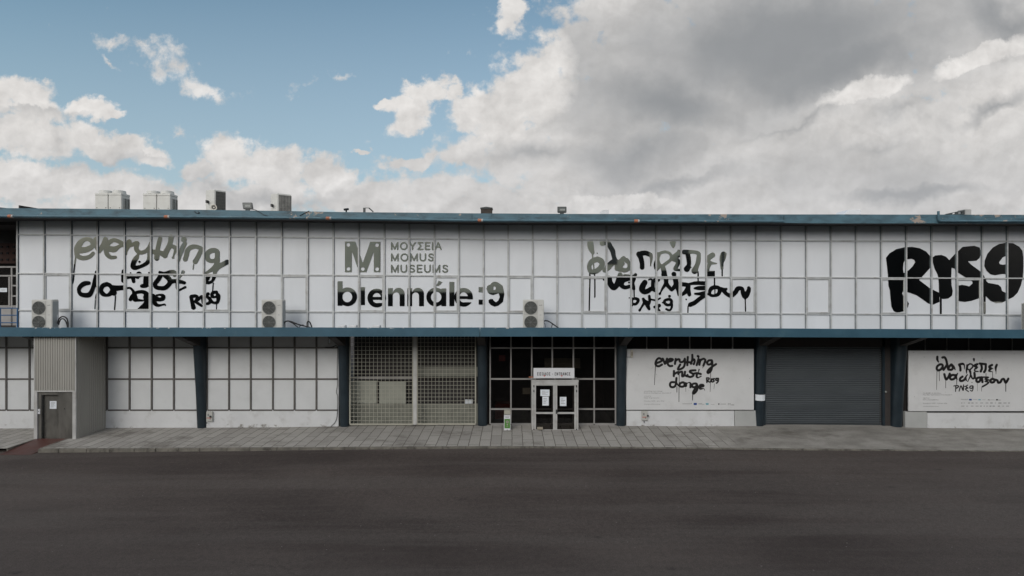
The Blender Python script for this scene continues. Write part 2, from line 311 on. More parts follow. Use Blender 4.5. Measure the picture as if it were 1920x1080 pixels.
class MB:
    def __init__(s): s.v = []; s.f = []; s.m = []
    def vert(s, p): s.v.append(tuple(p)); return len(s.v) - 1
    def face(s, pts, mi=0): s.f.append([s.vert(p) for p in pts]); s.m.append(mi)
    def hexa(s, c, mi=0, side=None):
        """c: 8 corners, bottom ring then top ring; side = material of the +-x faces"""
        i = [s.vert(p) for p in c]
        for k, q in enumerate(((0, 3, 2, 1), (4, 5, 6, 7), (0, 1, 5, 4), (2, 3, 7, 6), (1, 2, 6, 5), (3, 0, 4, 7))):
            s.f.append([i[j] for j in q]); s.m.append(side if side is not None and k >= 4 else mi)
    def box(s, x0, x1, y0, y1, z0, z1, mi=0, side=None):
        s.hexa([(x0, y0, z0), (x1, y0, z0), (x1, y1, z0), (x0, y1, z0), (x0, y0, z1), (x1, y0, z1), (x1, y1, z1), (x0, y1, z1)], mi, side)
        return s
    def pbox(s, px0, px1, py0, py1, Y0, Y1, mi=0):
        """box whose front face, at depth Y0, has the given photo extent"""
        return s.box(X(px0, Y0), X(px1, Y0), Y0, Y1, Z(py1, Y0), Z(py0, Y0), mi)
    def tube(s, pts, r, n=8, mi=0, cap=True):
        pts = [Vector(p) for p in pts]; rings = []
        for i, p in enumerate(pts):
            d = (pts[min(i + 1, len(pts) - 1)] - pts[max(i - 1, 0)]).normalized()
            a = d.cross(Vector((0.31, 0.2, 0.93)));  a = a if a.length > 1e-3 else d.cross(Vector((1, 0, 0)))
            a.normalize(); b = d.cross(a)
            rings.append([s.vert(p + (a * math.cos(2 * math.pi * k / n) + b * math.sin(2 * math.pi * k / n)) * r) for k in range(n)])
        for A, B in zip(rings, rings[1:]):
            for k in range(n):
                s.f.append([A[k], A[(k + 1) % n], B[(k + 1) % n], B[k]]); s.m.append(mi)
        if cap:
            s.f.append(rings[0][::-1]); s.m.append(mi); s.f.append(rings[-1]); s.m.append(mi)
        return s
    def lathe(s, c, axis, prof, n=24, mi=0):
        """prof: (along axis, radius)"""
        ax = Vector(axis).normalized(); a = ax.cross(Vector((0.3, 0.1, 0.94))).normalized(); b = ax.cross(a); c = Vector(c)
        rings = [[s.vert(c + ax * h + (a * math.cos(2 * math.pi * k / n) + b * math.sin(2 * math.pi * k / n)) * r) for k in range(n)] for h, r in prof]
        for A, B in zip(rings, rings[1:]):
            for k in range(n):
                s.f.append([A[k], A[(k + 1) % n], B[(k + 1) % n], B[k]]); s.m.append(mi)
        s.f.append(rings[0][::-1]); s.m.append(mi); s.f.append(rings[-1]); s.m.append(mi)
        return s
    def loft(s, secs, mi=0, cap=True):
        rings = [[s.vert(p) for p in sec] for sec in secs]; n = len(rings[0])
        for A, B in zip(rings, rings[1:]):
            for k in range(n):
                s.f.append([A[k], A[(k + 1) % n], B[(k + 1) % n], B[k]]); s.m.append(mi)
        if cap:
            s.f.append(rings[0][::-1]); s.m.append(mi); s.f.append(rings[-1]); s.m.append(mi)
        return s
    def build(s, name, mats, parent=None, bevel=0.0, smooth=False, label=None, cat=None, group=None, kind=None):
        off = Vector(parent_world(parent)) if parent else Vector((0, 0, 0))
        me = D.meshes.new(name)
        me.from_pydata([tuple(Vector(p) - off) for p in s.v], [], s.f)
        for m in (mats if isinstance(mats, (list, tuple)) else [mats]): me.materials.append(m)
        me.polygons.foreach_set('material_index', s.m)
        bm = bmesh.new(); bm.from_mesh(me)
        bmesh.ops.recalc_face_normals(bm, faces=bm.faces)
        if bevel:
            ed = [e for e in bm.edges if len(e.link_faces) == 2 and e.calc_face_angle(0) > 0.6]
            bmesh.ops.bevel(bm, geom=ed, offset=bevel, segments=2, affect='EDGES', clamp_overlap=True)
        bm.to_mesh(me); bm.free()
        if smooth:
            me.polygons.foreach_set('use_smooth', [True] * len(me.polygons))
            try: me.set_sharp_from_angle(angle=R(40))
            except Exception: pass
        o = D.objects.new(name, me); COL.objects.link(o)
        if parent: o.parent = parent
        tag(o, label, cat, group, kind)
        return o
def parent_world(p):
    l = Vector((0, 0, 0))
    while p is not None: l += p.location; p = p.parent
    return l
def tag(o, label=None, cat=None, group=None, kind=None):
    for k, v in (('label', label), ('category', cat), ('group', group), ('kind', kind)):
        if v: o[k] = v
    return o
def thing(name, loc, label, cat, group=None):
    o = D.objects.new(name, None); o.empty_display_size = 0.2; COL.objects.link(o); o.location = loc
    return tag(o, label, cat, group)
def copy_thing(src, loc, label):
    r = src.copy(); COL.objects.link(r); r.location = loc; r['label'] = label
    for ch in src.children:
        c = ch.copy(); COL.objects.link(c); c.parent = r
        for g in ch.children:
            d = g.copy(); COL.objects.link(d); d.parent = c
    return r

# ------------------------------------------------------------------ outline shapes (letters): signed field on a grid, then filled contours
def smooth_path(p):
    if len(p) < 3: return p
    out = []
    for i in range(len(p) - 1):
        a, b, c, d = p[max(i - 1, 0)], p[i], p[i + 1], p[min(i + 2, len(p) - 1)]
        for k in range(4):
            u = k / 4
            out.append(tuple(0.5 * (2 * b[j] + (c[j] - a[j]) * u + (2 * a[j] - 5 * b[j] + 4 * c[j] - d[j]) * u * u + (3 * b[j] - a[j] - 3 * c[j] + d[j]) * u ** 3) for j in range(len(b))))
    out.append(p[-1])
    return out
class Field:
    def __init__(s, x0, y0, x1, y1, h):
        s.x0, s.y0, s.h = x0, y0, h
        s.xs = np.arange(x0, x1 + h, h); s.ys = np.arange(y0, y1 + h, h)
        s.GX, s.GY = np.meshgrid(s.xs, s.ys); s.f = np.full(s.GX.shape, 9.0)
    def stroke(s, pts, o=(0, 0), k=1.0, r=None, smooth=True):
        p = [((q[0] / k + o[0]), (q[1] / k + o[1]), (q[2] if len(q) > 2 else r) / k) for q in pts]
        if smooth: p = smooth_path(p)
        if len(p) == 1: p = p * 2
        for a, b in zip(p, p[1:]):
            m = max(a[2], b[2]) + 2
            i0 = max(0, int((min(a[0], b[0]) - m - s.x0) / s.h)); i1 = max(0, int((max(a[0], b[0]) + m - s.x0) / s.h) + 2)
            j0 = max(0, int((min(a[1], b[1]) - m - s.y0) / s.h)); j1 = max(0, int((max(a[1], b[1]) + m - s.y0) / s.h) + 2)
            gx = s.GX[j0:j1, i0:i1]; gy = s.GY[j0:j1, i0:i1]
            if gx.size == 0: continue
            ex, ey = b[0] - a[0], b[1] - a[1]; L = ex * ex + ey * ey
            t = np.clip(((gx - a[0]) * ex + (gy - a[1]) * ey) / L, 0, 1) if L > 1e-9 else np.zeros_like(gx)
            d = np.hypot(gx - a[0] - t * ex, gy - a[1] - t * ey) - (a[2] + (b[2] - a[2]) * t)
            s.f[j0:j1, i0:i1] = np.minimum(s.f[j0:j1, i0:i1], d)
    def ell(s, cx, cy, rx, ry, cut=False):
        d = (np.hypot((s.GX - cx) / rx, (s.GY - cy) / ry) - 1) * min(rx, ry)
        s.f = np.maximum(s.f, -d) if cut else np.minimum(s.f, d)
    def poly(s, pts, cut=False, smooth=False):
        p = list(pts)
        if smooth:
            q = p[-2:] + p + p[:3]; q = smooth_path(q); p = q[8:8 + 4 * len(pts)]
        d = np.full(s.f.shape, 1e9); inside = np.zeros(s.f.shape, bool)
        for (ax, ay), (bx, by) in zip(p, p[1:] + p[:1]):
            ex, ey = bx - ax, by - ay; L = ex * ex + ey * ey + 1e-12
            t = np.clip(((s.GX - ax) * ex + (s.GY - ay) * ey) / L, 0, 1)
            d = np.minimum(d, np.hypot(s.GX - ax - t * ex, s.GY - ay - t * ey))
            c = ((ay > s.GY) != (by > s.GY)) & (s.GX < ex * (s.GY - ay) / (ey if abs(ey) > 1e-12 else 1e-12) + ax)
            inside ^= c
        d = np.where(inside, -d, d)
        s.f = np.maximum(s.f, -d) if cut else np.minimum(s.f, d)
    def rect(s, x0, y0, x1, y1, cut=False):
        d = np.maximum(np.maximum(x0 - s.GX, s.GX - x1), np.maximum(y0 - s.GY, s.GY - y1))
        s.f = np.maximum(s.f, -d) if cut else np.minimum(s.f, d)
    def mesh(s, mb, place, breaks=()):
        """fills the region where the field is below zero; place(x, y) -> world point"""
        f = s.f; ins = f < 0; ny, nx = f.shape; vid = {}
        brk = set(int((b - s.x0) / s.h) for b in breaks)
        def V(key, x, y):
            if key not in vid: vid[key] = mb.vert(place(x, y))
            return vid[key]
        full = ins[:-1, :-1] & ins[1:, :-1] & ins[:-1, 1:] & ins[1:, 1:]
        some = ins[:-1, :-1] | ins[1:, :-1] | ins[:-1, 1:] | ins[1:, 1:]
        for j in range(ny - 1):
            row = np.nonzero(some[j])[0]; k = 0
            while k < len(row):
                i = row[k]
                if full[j, i]:
                    e = i
                    while k + 1 < len(row) and row[k + 1] == e + 1 and full[j, e + 1] and (e + 1) not in brk: k += 1; e += 1
                    mb.f.append([V((i, j), s.xs[i], s.ys[j]), V((e + 1, j), s.xs[e + 1], s.ys[j]), V((e + 1, j + 1), s.xs[e + 1], s.ys[j + 1]), V((i, j + 1), s.xs[i], s.ys[j + 1])])
                    mb.m.append(0)
                else:
                    cs = [(i, j), (i + 1, j), (i + 1, j + 1), (i, j + 1)]; poly = []
                    for a, b in zip(cs, cs[1:] + cs[:1]):
                        fa, fb = f[a[1], a[0]], f[b[1], b[0]]
                        if fa < 0: poly.append(V(a, s.xs[a[0]], s.ys[a[1]]))
                        if (fa < 0) != (fb < 0):
                            u = fa / (fa - fb); lo, hi = min(a, b), max(a, b)
                            poly.append(V((lo, hi), s.xs[a[0]] + (s.xs[b[0]] - s.xs[a[0]]) * u, s.ys[a[1]] + (s.ys[b[1]] - s.ys[a[1]]) * u))
                    if len(poly) > 2: mb.f.append(poly); mb.m.append(0)
                k += 1
    def build(s, name, material, parent, Y, tilt=None, breaks=(), label=None):
        mb = MB()
        s.mesh(mb, (lambda x, y: (X(x, Y), Y + (tilt(x, y) if tilt else 0), Z(y, Y))), breaks)
        off = parent_world(parent); me = D.meshes.new(name)
        me.from_pydata([tuple(Vector(p) - off) for p in mb.v], [], mb.f); me.materials.append(material)
        o = D.objects.new(name, me); COL.objects.link(o); o.parent = parent
        if label: o['label'] = label
        return o

FONT_CACHE = {}
def text_mesh(body, bold=0.0):
    cu = D.curves.new('lettering', 'FONT'); cu.body = body; cu.size = 1.0; cu.offset = bold; cu.resolution_u = 3
    o = D.objects.new('lettering', cu); COL.objects.link(o)
    dg = bpy.context.evaluated_depsgraph_get(); me = D.meshes.new_from_object(o.evaluated_get(dg))
    vs = [tuple(v.co) for v in me.vertices]; fs = [list(p.vertices) for p in me.polygons]
    D.objects.remove(o); D.curves.remove(cu); D.meshes.remove(me)
    return vs, fs
def add_text(mb, body, px0, px1, py0, py1, Y, bold=0.0, mi=0, tilt=None):
    """lettering filling the photo extent px0-px1, py0-py1 at depth Y"""
    vs, fs = text_mesh(body, bold)
    if not vs: return
    xs = [v[0] for v in vs]; ys = [v[1] for v in vs]
    sx = (px1 - px0) / (max(xs) - min(xs)); sy = (py1 - py0) / (max(ys) - min(ys)); base = len(mb.v)
    for v in vs:
        qx = px0 + (v[0] - min(xs)) * sx; qy = py1 - (v[1] - min(ys)) * sy
        mb.v.append((X(qx, Y), Y + (tilt(qx, qy) if tilt else 0), Z(qy, Y)))
    for f in fs: mb.f.append([base + i for i in f]); mb.m.append(mi)

# ------------------------------------------------------------------ ground
BASE = [(0, 803), (190, 802), (380, 801.5), (500, 801), (640, 799), (780, 797.3), (1160, 797.3), (1300, 798), (1500, 797), (1660, 798.5), (1720, 801), (1920, 802.5)]
KTOP = [(0, 841), (70, 840.5), (300, 839.5), (600, 838), (960, 836), (1200, 838), (1440, 840), (1920, 845)]
KBOT = [(0, 849.5), (100, 849), (420, 846.5), (600, 844), (960, 841), (1200, 841.5), (1440, 844.5), (1920, 847.5)]
YK, YR = 21.05, 20.92
def pave_z(x, Y):
    zb = Z(lerp(BASE, 960 + x / YW * F)); zk = Z(lerp(KTOP, 960 + x / YK * F), YK)
    u = (Y - YK) / (YW - YK)
    return zk + (zb - zk) * u
def road_z(x, Y):
    zr = Z(lerp(KBOT, 960 + x / YR * F), YR)
    u = min(1, max(0, (Y - 13.0) / (YR - 13.0)))
    return zr * u * u * (3 - 2 * u)
def sheet(name, xs, ys, zf, m, **kw):
    b = MB()
    idx = [[b.vert((x, y, zf(x, y))) for x in xs] for y in ys]
    for j in range(len(ys) - 1):
        for i in range(len(xs) - 1):
            b.f.append([idx[j][i], idx[j][i + 1], idx[j + 1][i + 1], idx[j + 1][i]]); b.m.append(0)
    return b.build(name, m, smooth=True, **kw)
fr_ = lambda a, b, n: [a + (b - a) * i / n for i in range(n + 1)]
sheet('road', [-400, -120] + fr_(-40, 40, 60) + [120, 400], [-300, -60, 0, 8, 13, 14.5, 16, 17.5, 19, 20, YR + 0.02, 21.2, 40, 900],
      lambda x, y: (road_z(x, y) if y < 21 else (road_z(x, YR) if y < 22 else -0.6)), M_ROAD, kind='structure')
RX0, RX1 = -20.75, -19.42                # where the red ramp cuts the kerb
py_ = fr_(YK, 24.3, 8)
sheet('pavement', fr_(-44, RX0, 24), py_, pave_z, M_PAVE, kind='structure')
sheet('pavement', fr_(RX1, 44, 70), py_, pave_z, M_PAVE, kind='structure')
kb = MB()
x = -44.0
while x < 44:
    L = random.uniform(0.85, 1.15); x1 = min(x + L, 44)
    if not (x1 > RX0 and x < RX1):
        a, c = x + 0.008, x1 - 0.008; q = random.uniform(-0.006, 0.006); w_ = random.uniform(-0.012, 0.012)
        c8 = [(a, YR + w_, -0.3), (c, YR + w_, -0.3), (c, YK + 0.02, -0.3), (a, YK + 0.02, -0.3)]
        top = [(a, YR + w_ + 0.03, pave_z(a, YK) - 0.004 + q), (c, YR + w_ + 0.03, pave_z(c, YK) - 0.004 + q), (c, YK + 0.02, pave_z(c, YK) + 0.004), (a, YK + 0.02, pave_z(a, YK) + 0.004)]
        kb.hexa(c8 + top)
    elif x < RX0 < x1: x1 = RX1
    x = x1
kb.build('kerb', M_KERB, kind='structure', bevel=0.012)
rp = MB()
for a, b_ in ((YR - 0.25, 22.34),):
    za, zb = road_z(-20, a) + 0.006, pave_z(-20, 22.3) + 0.006
    rp.hexa([(RX0 + .01, a, -0.4), (RX1 - .01, a, -0.4), (RX1 - .01, b_, -0.4), (RX0 + .01, b_, -0.4), (RX0 + .01, a, za), (RX1 - .01, a, za), (RX1 - .01, b_, zb), (RX0 + .01, b_, zb)])
rp.build('ramp', M_RAMP, label='dark red painted ramp sloping from the lift door down to the road', cat='ramp')
ck = MB()                                 # cheeks of the pavement beside the ramp
for xx in (RX0 - 0.06, RX1):
    ck.hexa([(xx, YK + .03, -0.4), (xx + .06, YK + .03, -0.4), (xx + .06, 22.4, -0.4), (xx, 22.4, -0.4)] + [(xx, YK + .03, pave_z(xx, YK) + .004), (xx + .06, YK + .03, pave_z(xx, YK) + .004), (xx + .06, 22.4, pave_z(xx, 22.4) + .004), (xx, 22.4, pave_z(xx, 22.4) + .004)])
ck.build('pavement_edge', M_KERB, kind='structure')

# ------------------------------------------------------------------ the museum building
museum = thing('museum_building', (0, YW, 0), 'long two-storey building with white gridded upper wall, teal roof edge and canopy', 'building')
MX = [34, 84, 134.4, 184, 234.7, 284, 334, 383, 431.5, 480.5, 529, 577.5, 625.5, 673, 721, 767.5, 814.7, 860.3, 906.7, 952.8, 998.6, 1044.7, 1091, 1137, 1183, 1230,
      1276.5, 1323.6, 1370, 1417, 1463.6, 1510.6, 1557, 1604, 1651, 1698, 1745.5, 1792.8, 1840, 1887, 1934.5, 1982, 2030]
EAVE = [(0, 412.8), (400, 415.6), (640, 418), (880, 420.8), (1280, 422.6), (1540, 424.3), (1920, 425)]
ROWS = [[(34, 439.5), (400, 443.5), (720, 447), (900, 449), (1200, 450), (1540, 451.8), (1900, 452.5)],
        [(34, 512.5), (300, 514.2), (450, 515.2), (700, 516.4), (900, 517.4), (1200, 519), (1600, 520.6), (1900, 522)],
        [(34, 582), (300, 583.4), (500, 584.5), (800, 585.4), (1100, 586.6), (1300, 587.6), (1540, 588.8), (1900, 590.6)]]
for i in range(len(MX) - 1):              # one glazed bay between two mullions: four panes
    b = MB(); c = 0.5 * (MX[i] + MX[i + 1]); top = lerp(EAVE, c) - 6
    ys = [top] + [lerp(r, c) for r in ROWS] + [628]
    x0, x1 = X(MX[i]), X(MX[i + 1])
    for a, d in zip(ys, ys[1:]):
        j = random.uniform(-0.003, 0.003)
        b.face([(x0, YW + j, Z(d)), (x1, YW - j, Z(d)), (x1, YW - j, Z(a)), (x0, YW + j, Z(a))])
    b.build('glazed_bay', M_FILM, museum)
for px in MX:
    b = MB(); t_ = lerp(EAVE, px) - 6
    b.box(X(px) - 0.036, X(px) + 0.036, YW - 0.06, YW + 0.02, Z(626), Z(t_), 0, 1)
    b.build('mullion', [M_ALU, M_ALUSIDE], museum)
for r in ROWS:
    b = MB()
    for a, d in zip(MX, MX[1:]):
        xa, xb = X(a) + 0.036, X(d) - 0.036; za, zb = Z(lerp(r, a)), Z(lerp(r, d)); j = random.uniform(-0.006, 0.006)
        b.hexa([(xa, YW - 0.05, za - 0.028 + j), (xb, YW - 0.05, zb - 0.028 + j), (xb, YW + .02, zb - 0.028), (xa, YW + .02, za - 0.028),
                (xa, YW - 0.05, za + 0.028 + j), (xb, YW - 0.05, zb + 0.028 + j), (xb, YW + .02, zb + 0.028), (xa, YW + .02, za + 0.028)])
    b.build('transom', M_ALU, museum)
CASE = [84, 234.7, 383, 529, 673, 814.7, 952.8, 1091, 1230, 1370, 1510.6, 1651, 1792.8]
for px in CASE:                           # openable lights: a second frame inside the bay
    i = MX.index(px); xa, xb = X(MX[i]) + 0.04, X(MX[i + 1]) - 0.04
    zt, zb = Z(lerp(ROWS[1], px + 23)) - 0.035, Z(lerp(ROWS[2], px + 23)) + 0.035
    b = MB(); f_ = 0.06; ya, yb = YW - 0.045, YW + 0.01
    b.box(xa, xb, ya, yb, zt - f_, zt); b.box(xa, xb, ya, yb, zb, zb + f_)
    b.box(xa, xa + f_ * .6, ya, yb, zb + f_, zt - f_); b.box(xb - f_, xb, ya, yb, zb + f_, zt - f_)
    b.build('casement', M_ALU, museum)

# roof edge, gutter pipe, soffit
YF = 22.8
RTOP = [(-160, 389), (0, 390), (440, 394), (640, 397.5), (800, 399), (900, 400), (1060, 401), (1280, 401.7), (1540, 402), (1920, 402.6), (2100, 403)]
RBOT = [(-160, 407), (0, 407.8), (400, 409.2), (640, 412), (880, 415.6), (1060, 416.4), (1280, 417.2), (1470, 417.6), (1540, 418.6), (1920, 418.6), (2100, 419)]
b = MB(); pxs = list(range(-160, 1471, 30)); pxs[-1] = 1469.5
def roof_strip(b, pxs, yf):
    secs = []
    for px in pxs:
        x_ = X(px, yf); zt, zb = Z(lerp(RTOP, px), yf), Z(lerp(RBOT, px), yf); wob = 0.012 * math.sin(px * 0.031) + random.uniform(-.004, .004)
        secs.append([(x_, yf + wob, zb), (x_, yf + wob, zt), (x_, yf + 0.16, zt), (x_, yf + 0.16, zb)])
    b.loft(secs)
roof_strip(b, pxs, YF)
b.build('roof_fascia', M_FASCIA, museum)
b = MB(); roof_strip(b, [1470.5] + list(range(1500, 2101, 30)), YF + 0.03)
b.build('roof_fascia', M_FASCIA, museum)
b = MB(); secs = []
for px in range(-200, 2140, 60):
    zt, zb = Z(lerp(RTOP, px), YF) - 0.25, Z(lerp(RBOT, px), YF) + 0.01
    x_ = X(px, YF + .5)
    secs.append([(x_, YF + .155, zb), (x_, YF + .155, zt), (x_, 46, zt), (x_, 46, zt - 0.3), (x_, YW + .5, zt - .3), (x_, YW + .5, zb)])
b.loft(secs); b.build('roof', M_SOFFIT, museum)
b = MB()
b.tube([(X(px, YF - .07), YF - .07, Z(lerp(RBOT, px) - 2.4, YF - .07)) for px in list(range(-160, 1460, 40)) + [1470]], 0.055, 10)
b.build('gutter_pipe', M_FASCIA, museum, smooth=True)
b = MB(); yp = YF - .07
b.tube([(X(1759.5, yp), yp, Z(396, yp)), (X(1759.5, yp), yp, Z(411, yp)), (X(1762, yp), yp, Z(414.2, yp))] + [(X(px, yp), yp, Z(414.6, yp)) for px in range(1766, 2101, 30)], 0.05, 10)
b.build('gutter_pipe', M_FASCIA, museum, smooth=True)
for px in (20, 313, 616, 900, 1193):
    b = MB(); z_ = Z(lerp(RBOT, px) - 2.4, yp)
    b.tube([(X(px - 4, yp), yp, z_), (X(px + 2.5, yp), yp, z_)], 0.075, 10, 0); b.tube([(X(px + 2.5, yp), yp, z_), (X(px + 5.5, yp), yp, z_)], 0.068, 10, 1)
    b.build('pipe_coupling', [M_OCHRE, M_CONC], museum, smooth=True)
for px in (883, 919):
    b = MB(); b.pbox(px - 1.5, px + 1.5, lerp(RTOP, px) + 1.5, lerp(RBOT, px) - 5, YF - .03, YF + .05); b.build('fascia_bracket', M_FASCIA, museum)

# canopy with raised front edge
YC = 22.1
CT = [(-160, 614.2), (900, 614.3), (1280, 615), (1500, 616.3), (1920, 618.2), (2100, 619)]
CB = [(-160, 631), (900, 631), (1280, 631), (1540, 632.6), (1920, 634.2), (2100, 635)]
def canopy(px_list):
    b = MB(); secs = []
    for px in px_list:
        x_ = X(px, YC); zt, zb = Z(lerp(CT, px), YC) + random.uniform(-.004, .004), Z(lerp(CB, px), YC)
        zs = zt - 0.22
        secs.append([(x_, YC, zb), (x_, YC, zt), (x_, YC + .1, zt), (x_, YC + .1, zs), (x_, YW + .1, zs), (x_, YW + .1, zb + .06), (x_, YC + .1, zb + .06), (x_, YC + .1, zb)])
    b.loft(secs); b.build('canopy', M_CANOPY, museum)
canopy([-160, -60] + list(range(0, 900, 50)) + [899.3]); canopy([900.3] + list(range(930, 2101, 45)))
b = MB(); x0, x1 = X(-160, YC), X(2100, YC)
b.box(x0, x1, YC + .12, YW + .05, Z(631, YC) + .045, Z(631, YC) + .055); b.build('canopy_soffit', M_SOFFIT, museum)

# columns with cantilever brackets
for cx in (-21.1, -14.52, -7.83, -1.38, 5.10, 11.57, 18.02):
    b = MB(); secs = []; h = 0.22 if cx < 18 else 0.25
    for z_, yf in ((-0.3, 23.88), (2.0, 23.72), (4.1, 23.52), (4.6, 23.50)):
        ring = [(cx - h, YW + .05, z_)]
        for k in range(9):
            a = math.pi - math.pi * k / 8
            ring.append((cx + h * math.cos(a), yf + 0.16 - 0.16 * math.sin(a), z_))
        ring.append((cx + h, YW + .05, z_)); secs.append(ring)
    b.loft(secs); col = b.build('column', M_COLUMN, museum, smooth=True)
    zt = Z(631, YC) + .03
    b = MB(); hw = 0.17
    ringA = [(cx - hw, YW, 4.02), (cx + hw, YW, 4.02), (cx + hw, YW, zt), (cx - hw, YW, zt)]
    ringB = [(cx - hw, 23.52, 4.06), (cx + hw, 23.52, 4.06), (cx + hw, 23.52, zt), (cx - hw, 23.52, zt)]
    ringC = [(cx - hw, YC + .12, zt - 0.07), (cx + hw, YC + .12, zt - .07), (cx + hw, YC + .12, zt), (cx - hw, YC + .12, zt)]
    b.loft([ringA, ringB, ringC]); b.build('bracket', M_SOFFIT, col)

# ground-floor bays with white boards between brown-grey bars
def board_bay(pa, pb, bars, rows=(652, 710.5, 769), edge=()):
    b = MB(); b.box(X(pa), X(pb), YW, YW + .08, Z(772), Z(622)); b.build('wall_panel', M_PANEL, museum)
    b = MB(); b.box(X(pa), X(pb), YW - .03, YW + .1, -0.25, Z(770)); b.build('plinth', M_PLINTH, museum)
    b = MB()
    for p in bars: b.box(X(p) - .036, X(p) + .036, YW - .04, YW + .01, Z(768), Z(622))
    b.build('wall_bars', M_BAR, museum)
    pts = [pa] + list(bars) + [pb]
    for r in rows:
        b = MB()
        for a, d in zip(pts, pts[1:]):
            b.box(X(a) + .037, X(d) - .037, YW - .034, YW + .01, Z(r) - .034, Z(r) + .034)
        b.build('wall_rail', M_BAR, museum)
board_bay(-160, 150, (-80, -35, 12.5, 56, 100))
board_bay(190, 372, (194, 201.5, 243.5, 285, 326.5))
board_bay(386, 635, (388.5, 429.8, 470.5, 512, 552.5, 593.5))

# bay with the security grille in front of boarded windows
b = MB(); b.box(X(652), X(897), YW + 1.0, YW + 1.1, -.3, 4.7); b.build('wall', M_ROOM, museum)
b = MB(); yb = YW + .55
b.pbox(648, 900, 757, 806, yb, yb + .06, 0); b.pbox(648, 706, 714, 756.5, yb, yb + .05, 1); b.pbox(711, 761, 716, 757, yb - .05, yb + .02, 1)
b.pbox(780, 900, 688, 706, yb, yb + .05, 0); b.pbox(648, 772, 706, 711, yb - .01, yb + .04, 2); b.pbox(872, 886, 749.5, 757, yb - .1, yb - .05, 3)  # upper green-grey strip right of the post: a greenish reflection put in as colour
b.build('boarded_window', [M_GREENDIM, M_GREENBOARD, M_GLAZEBAR, M_PAPER], museum)
def grille(pa, pb, pt, pbm):
    b = MB(); y0 = 23.90; n = 16
    for k in range(n + 1):
        p = pa + (pb - pa) * k / n; w_ = .0072 if 0 < k < n else .03
        b.box(X(p, y0) - w_, X(p, y0) + w_, y0, y0 + .02, Z(pbm, y0), Z(pt, y0))
    m = 23
    for k in range(m + 1):
        p = pbm + (pt - pbm) * k / m; w_ = .0072 if 0 < k else .04
        b.box(X(pa, y0), X(pb, y0), y0 - .018, y0 - .001, Z(p, y0) - w_, Z(p, y0) + w_)
    b.build('security_grille', M_CREAM, museum)
grille(656, 774, 628, 795.5); grille(782, 891.5, 628, 795)
b = MB(); b.pbox(774.8, 781.2, 626, 796.5, 23.87, 23.93); b.build('grille_post', M_FRAME, museum)

# entrance: dark room behind a glazed screen
gx = [919, 958, 997, 1035.5, 1075, 1114, 1154]; gy = [652.5, 710.5, 767, 796]
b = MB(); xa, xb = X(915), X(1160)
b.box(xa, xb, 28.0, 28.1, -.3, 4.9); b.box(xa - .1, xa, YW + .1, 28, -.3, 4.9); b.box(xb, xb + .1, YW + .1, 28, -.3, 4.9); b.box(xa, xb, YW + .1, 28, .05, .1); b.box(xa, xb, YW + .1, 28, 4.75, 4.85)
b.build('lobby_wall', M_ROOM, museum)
b = MB(); b.box(X(916), X(1158), YW + .03, YW + .036, Z(797), Z(622)); b.build('window_glass', M_GLASS, museum)
b = MB()
for p in gx: b.box(X(p) - .032, X(p) + .032, YW - .03, YW + .06, Z(795), Z(622))
for p, h in zip(gy, (.03, .035, .035, .06)):
    for a, d in zip(gx, gx[1:]):
        b.box(X(a) + .033, X(d) - .033, YW - .025, YW + .055, Z(p) - h, Z(p) + h)
b.build('window_frame', M_GLAZEBAR, museum)
b = MB(); b.box(X(916), X(1158), YW - .06, YW + .1, -.2, Z(797.5)); b.build('window_sill', M_CONC, museum)

# porch with double door
YP = 23.28
zp = pave_z(2, YP)
porch = MB()
def P_(px): return X(px, YP)
def Q_(py): return Z(py, YP)
porch.box(P_(997), P_(1001), YP, YW, zp - .1, Q_(716)); porch.box(P_(1081), P_(1084.5), YP, YW, zp - .1, Q_(716))
porch.box(P_(996.5), P_(1085), YP - .02, YW, Q_(716), Q_(713))
porch.box(P_(1001), P_(1081), YP, YP + .08, Q_(722), Q_(716)); porch.box(P_(1001), P_(1081), YP, YP + .08, zp - .1, Q_(808.5))
porch = porch.build('entrance_porch', [M_FRAME], museum, bevel=.008)
for pa, pb in ((1001.3, 1040.8), (1041.2, 1080.7)):
    b = MB(); s_ = 3.7
    b.box(P_(pa), P_(pa + s_), YP + .015, YP + .065, Q_(808.2), Q_(722.3)); b.box(P_(pb - s_), P_(pb), YP + .015, YP + .065, Q_(808.2), Q_(722.3))
    for q0, q1 in ((722.3, 723.2), (773, 776.4), (805.5, 808.2)): b.box(P_(pa + s_), P_(pb - s_), YP + .018, YP + .062, Q_(q1), Q_(q0))
    b.build('door_leaf', M_FRAME, porch, bevel=.005)
    b = MB(); b.box(P_(pa + s_), P_(pb - s_), YP + .035, YP + .04, Q_(805.5), Q_(723)); b.build('door_glass', M_GLASS, porch)
    for q in (725.5, 733.5, 748, 773, 803):
        pass
b = MB()
for px in (1001, 1081):
    for q in (724, 733, 806): b.box(P_(px - .9), P_(px + .9), YP - .025, YP, Q_(q + 2), Q_(q - 2))
b.build('hinges', M_BLACK, porch)
b = MB(); b.tube([(P_(1043.5), YP + .015, Q_(773)), (P_(1043.5), YP - .05, Q_(773)), (P_(1046.5), YP - .05, Q_(773))], .014, 8); b.box(P_(1042.3), P_(1044.7), YP + .005, YP + .02, Q_(776), Q_(768))
b.build('door_handle', M_BLACK, porch, smooth=True)

